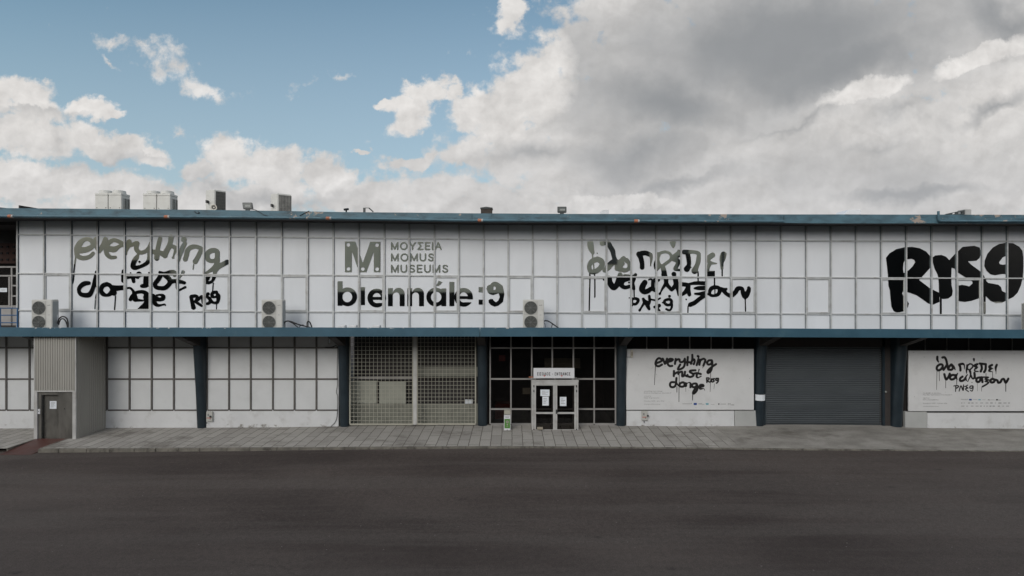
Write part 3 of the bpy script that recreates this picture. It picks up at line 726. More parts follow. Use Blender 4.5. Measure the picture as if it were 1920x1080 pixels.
# wall behind the first banner, roller shutter bay, second banner bay
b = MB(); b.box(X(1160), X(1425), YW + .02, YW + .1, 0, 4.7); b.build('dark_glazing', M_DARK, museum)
for p in (1212.5, 1252.5, 1293, 1333, 1373.5):
    b = MB(); b.box(X(p) - .025, X(p) + .025, YW - .03, YW + .03, Z(670), Z(622)); b.build('glazing_bar', M_GLAZEBAR, museum)
b = MB(); b.box(X(1174), X(1375), YW - .10, YW + .1, -.2, Z(769.3)); b.build('plinth', M_PLINTH, museum)
b = MB(); b.box(X(1376), X(1417), YW - .105, YW + .1, -.2, Z(769)); b.build('plinth', M_GREYBLOCK, museum)
b = MB(); b.box(X(1417), X(1800), YW + .75, YW + .85, -.3, 4.8); b.box(X(1652), X(1700), YW + .1, YW + .2, -.3, 4.8); b.build('recess_wall', M_SOFFIT, museum)
b = MB(); b.box(X(1428), X(1664), YW + .02, YW + .3, Z(650), Z(620)); b.build('shutter_box', M_SOFFIT, museum)
b = MB(); ya = YW + .12; n = 42; z0, z1 = Z(795), Z(646); secs = []
xa, xb = X(1436), X(1655); prof = []
for k in range(n):
    for u, d in ((0, 0.0), (.18, .018), (.5, .028), (.82, .018), (1.0, 0.0)):
        if u == 1.0 and k < n - 1: continue
        prof.append((ya - d, z0 + (z1 - z0) * (k + u) / n))
for (y0, a), (y1, d) in zip(prof, prof[1:]): b.face([(xa, y0, a), (xb, y0, a), (xb, y1, d), (xa, y1, d)])
b.build('roller_shutter', M_SHUTTER, museum)
b = MB(); b.box(xa, xb, ya - .04, ya + .02, Z(798), Z(795)); b.build('shutter_bottom_rail', M_SHUTTER, museum)
b = MB(); b.box(X(1655.4), X(1660), YW + .02, YW + .25, -.1, 4.6); b.box(X(1431), X(1436), YW + .02, YW + .25, -.1, 4.6); b.build('shutter_guide', M_COLUMN, museum)
b = MB(); b.box(X(1660.2), X(1673), YW + .04, YW + .25, -.1, 4.6); b.build('shutter_jamb', M_SOFFIT, museum)
b = MB(); b.lathe((X(1661.5), YW + .04, Z(735)), (0, -1, 0), [(0, .05), (.03, .05), (.05, .03)], 12); b.build('lock', M_WIRE, museum, smooth=True)
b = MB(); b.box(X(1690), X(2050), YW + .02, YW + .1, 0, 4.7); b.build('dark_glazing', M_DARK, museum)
for p in (1734.5, 1775, 1816, 1857, 1897.5):
    b = MB(); b.box(X(p) - .02, X(p) + .02, YW - .02, YW + .03, Z(675), Z(622)); b.build('glazing_bar', M_BAR, museum)
b = MB(); b.box(X(1694), X(1734.5), YW - .105, YW + .1, -.2, Z(771)); b.build('plinth', M_GREYBLOCK, museum)
b = MB(); b.box(X(1735.5), X(2050), YW - .10, YW + .1, -.2, Z(773.5)); b.build('plinth', M_PLINTH, museum)

# upper terrace recess at the left end
xa, xb = X(-170), X(33)
b = MB(); b.box(xa, xb, 27.0, 27.1, 4.5, 10.6); b.box(xb - .05, xb, YW + .1, 27, 4.5, 10.6); b.build('terrace_wall', M_ROOM, museum)
b = MB(); b.box(xa, xb, YW - .05, 27, 4.55, 4.62); b.build('terrace_floor', M_CONC, museum)
b = MB(); yt = 26.4
b.pbox(-80, 31, 456, 494, yt + .3, yt + .4, 0)
for i in range(9):
    for j in range(3):
        px = -72 + i * 11.5 + 3; b.pbox(px, px + 4, 461 + 12 * j, 464.5 + 12 * j, yt + .27, yt + .295, 1)
b.build('brick_lattice', [M_BRICK, M_DARK], museum)
yt = 25.0
b = MB()
for px in (-35, 21.5, 32): b.pbox(px - 1.4, px + 1.4, 500, 610, yt, yt + .07)
for py, a, d in ((500.5, -34, 32), (517, -34, 32), (535.5, 23, 31), (555, 23, 31), (574, -34, 32)): b.pbox(a, d, py - 1.4, py + 1.4, yt + .003, yt + .066)
b.pbox(15.5, 18.5, 519, 573, yt - .02, yt + .05); b.pbox(-34, 31, 576, 610, yt + .02, yt + .05)
b.build('terrace_door', M_GLAZEBAR, museum)
b = MB(); b.box(X(-34, yt + .03), X(32, yt + .03), yt + .034, yt + .04, Z(575), Z(500)); b.build('terrace_glass', M_GLASS, museum)

# pale opposite building, seen only as the mirror image in the bare glass of the lettering
opp = thing('opposite_building', (0, -14, 0), 'beige building with dark ground storey across the road, mirrored in the glass lettering', 'building')
b = MB(); b.box(-70, 34, -15, -14, -.5, 16.5); b.build('wall', M_OPPWALL, opp)
b = MB(); b.box(34.1, 80, -15, -13.9, -.5, 16.5); b.build('wall', M_OPPGREY, opp)
b = MB(); b.box(-70, -47, -13.9, 7, -.5, 16); b.build('shading_wing', M_OPPWALL, opp)  # unseen wing, added to block sky light from the facade's left end
b = MB(); b.box(47, 70, -12.7, 7, -.5, 17); b.build('shading_wing', M_OPPDARK, opp)  # unseen wing, added to block sky light from the facade's right end
b = MB(); b.box(-46.9, -46.5, -12.7, 7.1, -.5, 9.4); b.build('storey_front', M_OPPDARK, opp)  # dark face added to the unseen left wing, keeps its mirror image dark
for k in range(16):
    b = MB(); xx = -40 + k * 4.6 + (k % 3) * .5; b.box(xx, xx + (1.2 if k % 2 else .35), -13.99, -13.9, 8.2 + (k % 4) * .5, 12.4); b.build('window', M_OPPGREY if k % 3 else M_OPPLIGHT, opp)
for xa, xb, h in ((-70, -41.5, 9.9), (-41.4, -33.5, 7.8), (-33.4, -30.6, 6.9), (-30.5, 3, 6.15), (3.1, 9, 7.0), (9.1, 14.9, 8.3), (15, 16.4, 11.3), (16.5, 20, 8.9), (20.1, 21.4, 11), (21.5, 31, 8.8), (31.1, 47, 11.3), (47.1, 60, 10.6), (60.1, 80, 11.8)):
    b = MB(); b.box(xa, xb, -13.8, -12.8, -.5, h); b.build('storey_front', M_OPPDARK, opp)
# ------------------------------------------------------------------ lettering cut out of the film on the upper wall
YL = YW - 0.016
TILT = {}
def tilt(x, y):
    i = max(0, sum(1 for m in MX if m <= x) - 1); r = sum(1 for q in ROWS if lerp(q, x) <= y)
    if (i, r) not in TILT:
        g = random.Random(i * 31 + r * 7); k = 1.0 if r != 2 or MX[i] not in CASE else 2.2
        TILT[(i, r)] = (g.uniform(-.0022, .0022) * k, g.uniform(-.0028, .0028) * k)
    a, c = TILT[(i, r)]
    return max(-.008, min(.008, a * (X(x) - X(MX[i]) - .6) + c * ((y - (480 if r == 1 else 550)) * .025)))
K = 1912 / 170
def strokes(f, o, lst, k=K, r=None):
    for p in lst: f.stroke(p, o, k, r)
E1, E2, E3, E4 = (120, 430), (270, 430), (120, 500), (270, 500)
f = Field(136, 440, 432, 581.5, 0.5)
strokes(f, E1, [
    [(380, 450, 52), (300, 440, 60)], [(320, 430, 58), (450, 432, 56), (560, 385, 50), (605, 330, 42), (585, 255, 42), (530, 212, 40), (460, 206, 36), (390, 235, 45), (330, 300, 58), (285, 390, 65), (270, 470, 52), (275, 540, 45), (330, 590, 45), (420, 606, 42), (510, 588, 40), (570, 550, 36), (612, 508, 35)],
    [(660, 205, 36), (665, 300, 46), (700, 400, 42), (735, 480, 22)], [(872, 210, 46), (835, 320, 52), (785, 400, 46), (740, 480, 22)],
    [(1265, 320, 36), (1180, 270, 38), (1060, 226, 38), (970, 262, 42), (905, 330, 48), (885, 410, 46), (895, 500, 44), (935, 560, 42), (1000, 592, 36), (1080, 588, 30)],
    [(900, 390, 50), (980, 415, 58), (1060, 420, 58), (1120, 385, 38), (1190, 345, 32), (1265, 330, 34)],
    [(1372, 262, 48), (1345, 350, 48), (1312, 450, 26), (1308, 525, 16)], [(1370, 340, 42), (1440, 322, 34), (1510, 285, 34), (1545, 300, 40), (1520, 370, 42), (1540, 445, 44), (1600, 488, 38), (1690, 475, 38), (1760, 425, 36), (1805, 350, 32), (1818, 280, 20)],
    [(1810, 400, 36), (1795, 520, 36), (1792, 620, 38), (1755, 700, 38), (1680, 752, 34), (1590, 790, 34), (1500, 808, 46), (1452, 780, 48), (1475, 680, 48), (1525, 600, 44), (1558, 540, 24), (1560, 505, 22)], [(1590, 684, 20)],
    [(245, 560, 10), (205, 910, 9)]])
strokes(f, E2, [
    [(338, 200, 40), (312, 300, 42), (290, 400, 42), (272, 520, 50), (266, 610, 48)], [(170, 470, 45), (270, 485, 48), (380, 510, 50), (440, 555, 50)],
    [(570, 165, 52), (556, 270, 46), (530, 350, 50), (490, 430, 52), (450, 500, 55), (440, 560, 46)], [(530, 350, 45), (600, 360, 38), (650, 385, 40), (665, 430, 30), (642, 500, 20), (622, 560, 12), (612, 596, 24)],
    [(840, 215, 54)], [(862, 295, 36), (830, 350, 46), (788, 450, 46), (752, 560, 34), (738, 660, 16)],
    [(868, 630, 46), (890, 560, 45), (912, 460, 48), (950, 405, 44), (1010, 372, 46), (1080, 362, 40), (1160, 385, 40), (1205, 420, 42), (1165, 520, 45), (1125, 600, 45), (1080, 680, 50)], [(1045, 740, 8), (1032, 840, 8)],
    [(1500, 445, 46), (1420, 448, 48), (1345, 500, 50), (1330, 580, 48), (1360, 645, 45), (1440, 668, 38), (1520, 640, 42), (1545, 560, 46), (1540, 475, 48), (1500, 445, 46)],
    [(1545, 600, 45), (1540, 700, 50), (1500, 800, 55), (1400, 868, 34), (1305, 920, 18)], [(1752, 688, 46), (1660, 738, 46), (1560, 790, 52), (1512, 860, 42), (1490, 930, 35), (1480, 1000, 36), (1445, 1080, 24), (1390, 1118, 28), (1330, 1118, 34), (1315, 1080, 30), (1345, 1030, 36), (1390, 970, 12)]])
strokes(f, E3, [
    [(1250, 90, 30), (1240, 200, 32), (1245, 300, 36)], [(1330, 215, 40), (1450, 205, 38), (1580, 195, 32)], [(1455, 250, 38), (1468, 312, 32)], [(1535, 230, 22), (1560, 240, 14)], [(1580, 160, 56)],
    [(1745, 230, 66), (1740, 320, 68), (1720, 390, 50), (1640, 408, 34)], [(1800, 400, 30)], [(1400, 130, 12)], [(1795, 128, 16)],
    [(520, 345, 38), (440, 352, 46), (370, 392, 46), (322, 450, 40), (315, 520, 36), (355, 580, 42), (440, 602, 46), (530, 590, 50), (582, 520, 42), (620, 420, 40), (650, 300, 42), (668, 200, 34), (682, 108, 24)], [(690, 400, 30)],
    [(690, 590, 20), (662, 700, 9), (648, 885, 9)],
    [(905, 368, 42), (820, 400, 45), (778, 490, 40), (815, 570, 44), (905, 602, 30), (985, 560, 45), (1015, 480, 40), (970, 400, 40), (905, 368, 42)], [(1010, 430, 40), (1100, 452, 54), (1190, 445, 48), (1262, 442, 48)], [(1050, 550, 58)], [(1085, 620, 9), (1064, 920, 9)],
    [(1325, 450, 16), (1400, 452, 20), (1455, 515, 26), (1480, 585, 45), (1435, 640, 45), (1400, 690, 35)], [(1500, 690, 48), (1560, 705, 26), (1660, 712, 16)],
    [(1530, 540, 30), (1640, 528, 34), (1720, 560, 45), (1765, 640, 62), (1765, 730, 66), (1725, 810, 66), (1640, 870, 48), (1585, 905, 34)], [(1480, 600, 50), (1510, 690, 45)], [(1760, 880, 38)],
    [(205, 170, 10), (185, 330, 10), (115, 500, 8), (70, 895, 8)]])
strokes(f, E4, [
    [(330, 118, 26), (430, 132, 22), (540, 112, 34), (620, 108, 36), (668, 132, 24)], [(345, 195, 42), (292, 280, 45), (232, 360, 42), (255, 430, 42), (335, 452, 40), (430, 450, 44), (500, 400, 44), (545, 330, 45), (520, 250, 48), (440, 188, 42)], [(640, 188, 26)],
    [(545, 320, 46), (640, 302, 40), (740, 312, 40), (848, 340, 32)], [(692, 340, 24), (692, 430, 22), (725, 492, 22), (790, 470, 18), (870, 432, 22)], [(822, 112, 32), (772, 200, 14), (752, 240, 8)],
    [(190, 620, 45), (235, 662, 50), (330, 692, 38), (400, 665, 42), (398, 615, 36), (330, 592, 18), (265, 605, 18)], [(215, 690, 45), (232, 780, 40), (300, 815, 28), (380, 805, 15), (430, 795, 16), (450, 815, 10)], [(40, 640, 56), (60, 740, 58), (40, 850, 46)],
    [(992, 640, 35), (1012, 740, 35), (1042, 860, 45)], [(1000, 630, 35), (1080, 616, 32), (1122, 650, 34), (1092, 718, 28), (1050, 742, 20)], [(1090, 740, 28), (1150, 782, 28), (1212, 820, 24)], [(1140, 700, 24), (1192, 640, 26), (1225, 640, 28), (1236, 760, 20)],
    [(1350, 572, 32), (1318, 622, 24), (1380, 672, 34), (1402, 732, 34), (1340, 780, 26), (1308, 772, 14)], [(1522, 542, 38), (1452, 562, 40), (1438, 620, 34), (1490, 642, 20), (1560, 600, 38), (1562, 700, 36), (1535, 758, 28), (1462, 758, 26), (1420, 730, 30)],
    [(1460, 345, 8), (1447, 510, 8)], [(1530, 790, 6), (1525, 910, 6)]])
f.f -= 0.4
f.ell(*[E4[0] + 1490 / K, E4[1] + 592 / K, 2.0, 1.8], cut=True)
f.build('lettering', M_MIRROR, museum, YL, tilt, MX, label='brush lettering reading everything must change R159, with drips')

G1, G2, G3, G4 = (1090, 440), (1240, 440), (1090, 500), (1240, 500)
f = Field(1098, 452.5, 1412, 588, 0.5)
strokes(f, G1, [
    [(190, 150, 55), (196, 240, 62), (217, 320, 48), (242, 382, 30)], [(235, 420, 8), (240, 495, 8)], [(255, 600, 8), (266, 725, 8)], [(335, 390, 9)],
    [(340, 515, 52), (420, 560, 55), (440, 630, 50), (380, 720, 48), (290, 775, 48), (205, 780, 44), (172, 720, 42), (172, 640, 42), (225, 560, 48), (340, 515, 52)], [(178, 815, 10), (178, 870, 10)], [(275, 815, 8), (282, 870, 8)],
    [(440, 180, 48), (560, 175, 46), (612, 260, 46), (660, 340, 48), (682, 450, 40), (700, 540, 48), (620, 620, 58), (560, 690, 58), (490, 752, 40)], [(705, 540, 45), (760, 610, 58), (742, 720, 34)],
    [(890, 500, 44), (825, 580, 55), (805, 660, 68), (785, 730, 36), (860, 738, 42), (930, 750, 38), (1010, 700, 36), (1000, 600, 34), (950, 540, 46)], [(860, 610, 48)],
    [(1215, 410, 52), (1252, 480, 48), (1280, 600, 45), (1282, 690, 44)], [(1270, 395, 50), (1350, 385, 46), (1430, 412, 44), (1466, 430, 34), (1476, 500, 24), (1465, 600, 11), (1463, 655, 7)],
    [(1760, 362, 25), (1680, 380, 25), (1630, 430, 34), (1612, 520, 30), (1640, 620, 30), (1700, 660, 30), (1790, 600, 28), (1870, 540, 28), (1900, 470, 25), (1870, 400, 22), (1810, 368, 22), (1760, 362, 25)], [(1615, 395, 22), (1600, 520, 34), (1565, 620, 36), (1560, 705, 22)],
    [(1625, 680, 42), (1600, 740, 18)], [(1715, 680, 45), (1740, 760, 48), (1752, 860, 55)]])
strokes(f, G2, [
    [(245, 165, 55), (250, 220, 38), (255, 265, 14)], [(375, 395, 55), (300, 455, 58), (235, 500, 40), (330, 540, 48), (350, 600, 38), (312, 680, 38), (292, 728, 28), (385, 745, 18)], [(365, 350, 28)],
    [(482, 365, 44), (560, 368, 44), (650, 360, 32), (760, 380, 34), (800, 402, 26)], [(560, 430, 45), (580, 540, 44), (580, 640, 40), (540, 720, 60)], [(790, 420, 36), (780, 560, 44), (742, 670, 45), (702, 760, 62)], [(620, 690, 14)], [(775, 780, 10), (775, 885, 10)],
    [(1080, 430, 50), (1010, 482, 50), (985, 540, 36), (1042, 592, 30), (1130, 605, 12), (1162, 606, 7)], [(1030, 600, 34), (990, 680, 34), (972, 760, 32)], [(1312, 420, 60), (1290, 500, 58), (1276, 590, 34), (1280, 710, 24)], [(1283, 740, 10), (1283, 865, 9)],
    [(265, 830, 45)], [(60, 840, 55)]])
f.rect(1240 + 950 / K, 440 + 768 / K, 1240 + 1124 / K, 440 + 885 / K)
strokes(f, G3, [
    [(180, 200, 10), (180, 250, 10), (165, 935, 8)], [(282, 200, 9), (285, 250, 9), (285, 640, 9)], [(475, 270, 18)], [(580, 255, 60), (600, 330, 56), (642, 402, 58), (690, 438, 54), (750, 380, 55), (790, 290, 60), (818, 170, 46)],
    [(890, 250, 60), (850, 340, 48), (855, 400, 45), (925, 438, 36), (1010, 418, 34)], [(800, 290, 48), (900, 265, 58), (1010, 250, 38)], [(910, 185, 25), (1020, 185, 14)], [(1005, 332, 16)], [(1100, 260, 45), (1085, 340, 30), (1090, 420, 40), (1110, 470, 24)], [(1142, 170, 30), (1090, 220, 28)], [(1112, 490, 9), (1115, 650, 9)],
    [(1340, 332, 50), (1300, 400, 58), (1280, 480, 58), (1330, 530, 48), (1410, 508, 48), (1480, 462, 40), (1545, 490, 38)], [(1508, 320, 34), (1508, 430, 34)], [(1420, 275, 10), (1470, 262, 13), (1502, 300, 18)], [(1542, 290, 38)], [(1620, 280, 34)],
    [(1780, 230, 46), (1790, 330, 38), (1740, 420, 26), (1700, 480, 18), (1670, 550, 10)], [(1655, 570, 24)], [(1790, 360, 38), (1850, 430, 34), (1905, 490, 28)],
    [(1010, 658, 8)], [(1135, 668, 24), (1190, 692, 30), (1195, 732, 26), (1150, 785, 24), (1085, 788, 24)], [(1072, 670, 20), (1072, 820, 14)], [(1075, 690, 20), (1130, 665, 20)],
    [(1305, 680, 24), (1340, 740, 40), (1380, 770, 48), (1410, 850, 34), (1430, 890, 24)], [(1432, 620, 24), (1442, 720, 24), (1420, 780, 28)], [(1320, 770, 24), (1260, 870, 16), (1230, 918, 24)], [(1470, 690, 13), (1545, 706, 14)], [(1620, 690, 12), (1662, 665, 14)], [(1545, 850, 24)], [(1640, 820, 34), (1615, 870, 16), (1650, 930, 18)],
    [(1860, 622, 24)], [(1800, 695, 24), (1870, 690, 26), (1905, 740, 26), (1870, 800, 24), (1800, 802, 24), (1755, 760, 26), (1760, 715, 24), (1800, 695, 24)], [(1715, 757, 12)]])
strokes(f, G4, [
    [(290, 240, 48), (310, 370, 48), (262, 440, 38), (215, 490, 24), (160, 430, 28), (112, 360, 38), (98, 300, 42)], [(330, 420, 40), (345, 500, 25), (360, 600, 14)], [(430, 370, 40), (560, 390, 40), (560, 480, 48), (592, 588, 34)], [(440, 590, 24), (500, 540, 38), (545, 470, 40)],
    [(590, 365, 20), (720, 345, 32), (830, 345, 36), (915, 350, 38)], [(700, 455, 15), (780, 450, 36), (915, 450, 42)], [(712, 570, 17), (800, 572, 28), (915, 560, 44)], [(895, 620, 38), (800, 682, 40), (700, 762, 42), (610, 800, 44)], [(565, 830, 8), (560, 965, 8)], [(525, 690, 12)],
    [(1122, 210, 9), (1122, 390, 9)], [(775, 200, 9), (775, 310, 9)], [(1120, 430, 38), (1052, 462, 38), (1018, 540, 30), (1040, 600, 26), (1120, 610, 26), (1200, 580, 34), (1232, 500, 38), (1200, 442, 34), (1120, 430, 38)], [(960, 580, 14), (1000, 580, 20)], [(1130, 465, 6), (1130, 575, 6)],
    [(1232, 470, 44), (1320, 490, 40), (1372, 470, 20)], [(1320, 510, 40), (1372, 570, 34), (1445, 610, 38)], [(1505, 600, 40), (1570, 530, 44), (1612, 462, 44), (1700, 462, 34), (1722, 540, 44), (1770, 620, 55), (1822, 550, 48), (1850, 470, 36), (1840, 442, 26)], [(1770, 660, 28), (1770, 690, 8), (1778, 960, 9)],
    [(210, 760, 28), (222, 840, 20), (190, 910, 17), (150, 915, 17), (105, 895, 18)]])
f.f -= 0.5
f.build('lettering', M_MIRROR, museum, YL, tilt, MX, label='Greek brush lettering in three lines with drips')

f = Field(1660, 454, 1922, 590, 0.5); q = lambda L: [(1640 + a / 6.857, 445 + c / 6.857) for a, c in L]
f.poly(q([(145, 265), (190, 205), (280, 150), (380, 128), (480, 122), (580, 140), (660, 180), (710, 235), (735, 310), (712, 395), (640, 475), (572, 548), (640, 600), (712, 655), (830, 712), (835, 830), (745, 868), (690, 850), (620, 800), (540, 745), (460, 715), (400, 700), (365, 695), (355, 720), (370, 760), (405, 790), (440, 850), (430, 895), (400, 930), (360, 955), (295, 968), (245, 950), (215, 890), (205, 800), (195, 680), (178, 620), (170, 480), (160, 380)]))
f.poly(q([(372, 330), (385, 300), (410, 283), (475, 275), (510, 290), (520, 320), (490, 370), (440, 420), (400, 445), (372, 458), (365, 400)]), cut=True)
f.poly(q([(748, 320), (748, 255), (780, 232), (860, 225), (920, 250), (960, 292), (1040, 205), (1045, 408), (990, 390), (985, 520), (990, 620), (1005, 690), (995, 750), (950, 785), (890, 792), (862, 790), (830, 760), (825, 600), (820, 520), (810, 480), (770, 400)]))
f.rect(1640 + 838 / 6.857, 445 + 760 / 6.857, 1640 + 864 / 6.857, 445 + 985 / 6.857); f.rect(1640 + 1400 / 6.857, 445 + 740 / 6.857, 1640 + 1428 / 6.857, 445 + 985 / 6.857)
f.poly(q([(1035, 210), (1080, 170), (1130, 122), (1280, 108), (1350, 130), (1372, 200), (1350, 265), (1310, 300), (1200, 308), (1240, 350), (1350, 430), (1400, 485), (1440, 565), (1460, 585), (1590, 608), (1625, 640), (1640, 690), (1705, 722), (1705, 805), (1640, 840), (1560, 845), (1490, 815), (1430, 755), (1395, 770), (1340, 785), (1250, 815), (1160, 830), (1090, 820), (1045, 800), (1045, 628), (1120, 610), (1180, 620), (1215, 632), (1260, 590), (1255, 565), (1230, 545), (1160, 510), (1060, 445), (1035, 420)]))
f.poly(q([(1680, 70), (1600, 85), (1520, 130), (1450, 210), (1415, 300), (1410, 370), (1440, 430), (1490, 475), (1550, 487), (1640, 470), (1692, 470), (1695, 725), (1700, 805), (1780, 770), (1840, 710), (1880, 620), (1905, 520), (1912, 400), (1912, 250), (1900, 170), (1860, 120), (1780, 75)]))
f.poly(q([(1692, 238), (1650, 255), (1600, 320), (1610, 345), (1650, 352), (1692, 345)]), cut=True)
f.build('lettering', M_MIRROR, museum, YL, tilt, MX, label='very large brush lettering reading R159')

f = Field(626, 445, 950, 582, 0.5); q = lambda L, o=620: [(o + a / 7.2, 440 + c / 7.2) for a, c in L]
def ellz(cx, cy, rx, ry, cut=False, o=620): f.ell(o + cx / 7.2, 440 + cy / 7.2, rx / 7.2, ry / 7.2, cut)
def recz(a, c, d, e, cut=False, o=620): f.rect(o + a / 7.2, 440 + c / 7.2, o + d / 7.2, 440 + e / 7.2, cut)
ellz(228, 838, 127, 127); ellz(224, 840, 66, 71, True); recz(92, 628, 160, 960)                                   # b
def arch(x0, o=620):
    ellz(x0 + 145, 800, 80, 83, o=o); recz(x0 + 60, 800, x0 + 225, 965, o=o); ellz(x0 + 111, 825, 47, 47, True, o); recz(x0 + 64, 825, x0 + 158, 970, True, o)
    recz(x0, 722, x0 + 65, 965, o=o)
def small_e(cx, cy, o):
    ellz(cx, cy, 126, 127, o=o); ellz(cx, cy, 58, 68, True, o); recz(cx, cy + 28, cx + 140, cy + 66, True, o)
    f.poly([(o + (cx + a) / 7.2, 440 + (cy + c) / 7.2) for a, c in ((20, 40), (140, 40), (140, 62), (62, 36))], cut=True); recz(cx - 60, cy - 16, cx + 125, cy + 24, o=o)
small_e(622, 855, 620); arch(773); arch(1034)
recz(408, 707, 462, 950)                                                                                            # dotless i
small_e(642, 845, 780)
ellz(266, 842, 127, 127, o=780); ellz(272, 842, 70, 72, True, 780); recz(342, 725, 408, 965, o=780)
f.poly(q([(307, 620), (358, 642), (310, 692), (270, 692)], 780)); recz(450, 637, 517, 965, o=780)
recz(845, 707, 906, 777, o=780); recz(845, 876, 906, 944, o=780)
f.poly(q([(950, 725), (965, 690), (1005, 670), (1025, 645), (1060, 633), (1100, 640), (1170, 690), (1180, 735), (1193, 800), (1175, 905), (1110, 960), (1060, 972), (1010, 950), (980, 915), (978, 885), (1000, 868), (1035, 868), (1055, 895), (1080, 912), (1110, 890), (1130, 840), (1115, 790), (1090, 800), (1040, 815), (1000, 805), (970, 785)], 780))
f.poly(q([(1045, 700), (1068, 700), (1078, 722), (1068, 745), (1045, 748)], 780), cut=True)
f.build('lettering', M_MIRROR, museum, YL, tilt, MX, label='bold lettering reading biennále:9')
f = Field(640, 448, 720, 515, 0.5)
f.poly(q([(192, 92), (332, 92), (433, 380), (535, 95), (672, 95), (672, 507), (582, 507), (582, 230), (482, 507), (385, 507), (285, 225), (285, 507), (192, 507)]))
for cx, cy in ((238, 137), (625, 140), (240, 462), (433, 463), (627, 465)): ellz(cx, cy, 25, 25, True)
f.build('emblem', M_MIRROR, museum, YL, tilt, MX, label='large letter M emblem with five round dots')
# plain capitals drawn as strokes on a unit-high box: width, strokes
def arc_(cx, cy, rx, ry, a0, a1, n=10): return [(cx + rx * math.cos(R(a0 + (a1 - a0) * i / n)), cy + ry * math.sin(R(a0 + (a1 - a0) * i / n))) for i in range(n + 1)]
_s = [(.62, .17), (.54, .06), (.36, .0), (.14, .06), (.07, .2), (.12, .38), (.34, .48), (.56, .57), (.66, .76), (.58, .92), (.36, 1.0), (.12, .94), (.03, .8)]
CAPS = {'M': (.86, [[(0, 1), (0, 0)], [(0, 0), (.43, .95)], [(.43, .95), (.86, 0)], [(.86, 0), (.86, 1)]]), 'O': (.92, [arc_(.46, .5, .46, .5, 0, 360, 20)]), 'Y': (.78, [[(0, 0), (.39, .55)], [(.78, 0), (.39, .55)], [(.39, .55), (.39, 1)]]),
        'Σ': (.66, [[(.66, 0), (0, 0)], [(0, 0), (.4, .48)], [(.4, .48), (0, 1)], [(0, 1), (.68, 1)]]), 'E': (.58, [[(0, 0), (0, 1)], [(0, 0), (.58, 0)], [(0, .48), (.52, .48)], [(0, 1), (.58, 1)]]), 'I': (.0, [[(0, 0), (0, 1)]]),
        'A': (.82, [[(0, 1), (.41, 0)], [(.41, 0), (.82, 1)], [(.15, .67), (.67, .67)]]), 'U': (.72, [[(0, 0), (0, .64)] + arc_(.36, .64, .36, .36, 180, 0) + [(.72, 0)]]), 'S': (.66, [_s]), 'Δ': (.86, [[(0, 1), (.43, 0)], [(.43, 0), (.86, 1)], [(0, 1), (.86, 1)]]),
        'N': (.72, [[(0, 1), (0, 0)], [(0, 0), (.72, 1)], [(.72, 1), (.72, 0)]]), 'T': (.66, [[(0, 0), (.66, 0)], [(.33, 0), (.33, 1)]]), 'R': (.62, [[(0, 1), (0, 0)], [(0, 0), (.3, 0)] + arc_(.32, .26, .28, .26, -90, 90) + [(0, .52)], [(.3, .52), (.62, 1)]]),
        'C': (.84, [arc_(.46, .5, .46, .5, -45, -315, 18)]), '-': (.36, [[(0, .56), (.36, .56)]]), ' ': (.16, [])}
def caps(f, body, px0, px1, y0, y1, r, gap=.30):
    tot = sum(CAPS[c][0] for c in body) + gap * (len(body) - 1); sx = (px1 - px0 - 2 * r) / tot; sy = (y1 - y0 - 2 * r); x = px0 + r
    for c in body:
        for st in CAPS[c][1]: f.stroke([(x + a * sx, y0 + r + d * sy) for a, d in st], r=r, smooth=False)
        x += (CAPS[c][0] + gap) * sx
f = Field(730, 450, 845, 515, 0.25)
for t_, a, d, y0, y1 in (('MOYΣEIA', 733, 828.5, 453.6, 469), ('MOMUS', 733, 814, 474.8, 490.4), ('MUSEUMS', 733, 840.5, 496, 511.7)): caps(f, t_, a, d, y0, y1, 1.45, .42)
f.build('lettering', M_MIRROR, museum, YL, tilt, MX, label='three lines of capital lettering beside the M emblem')

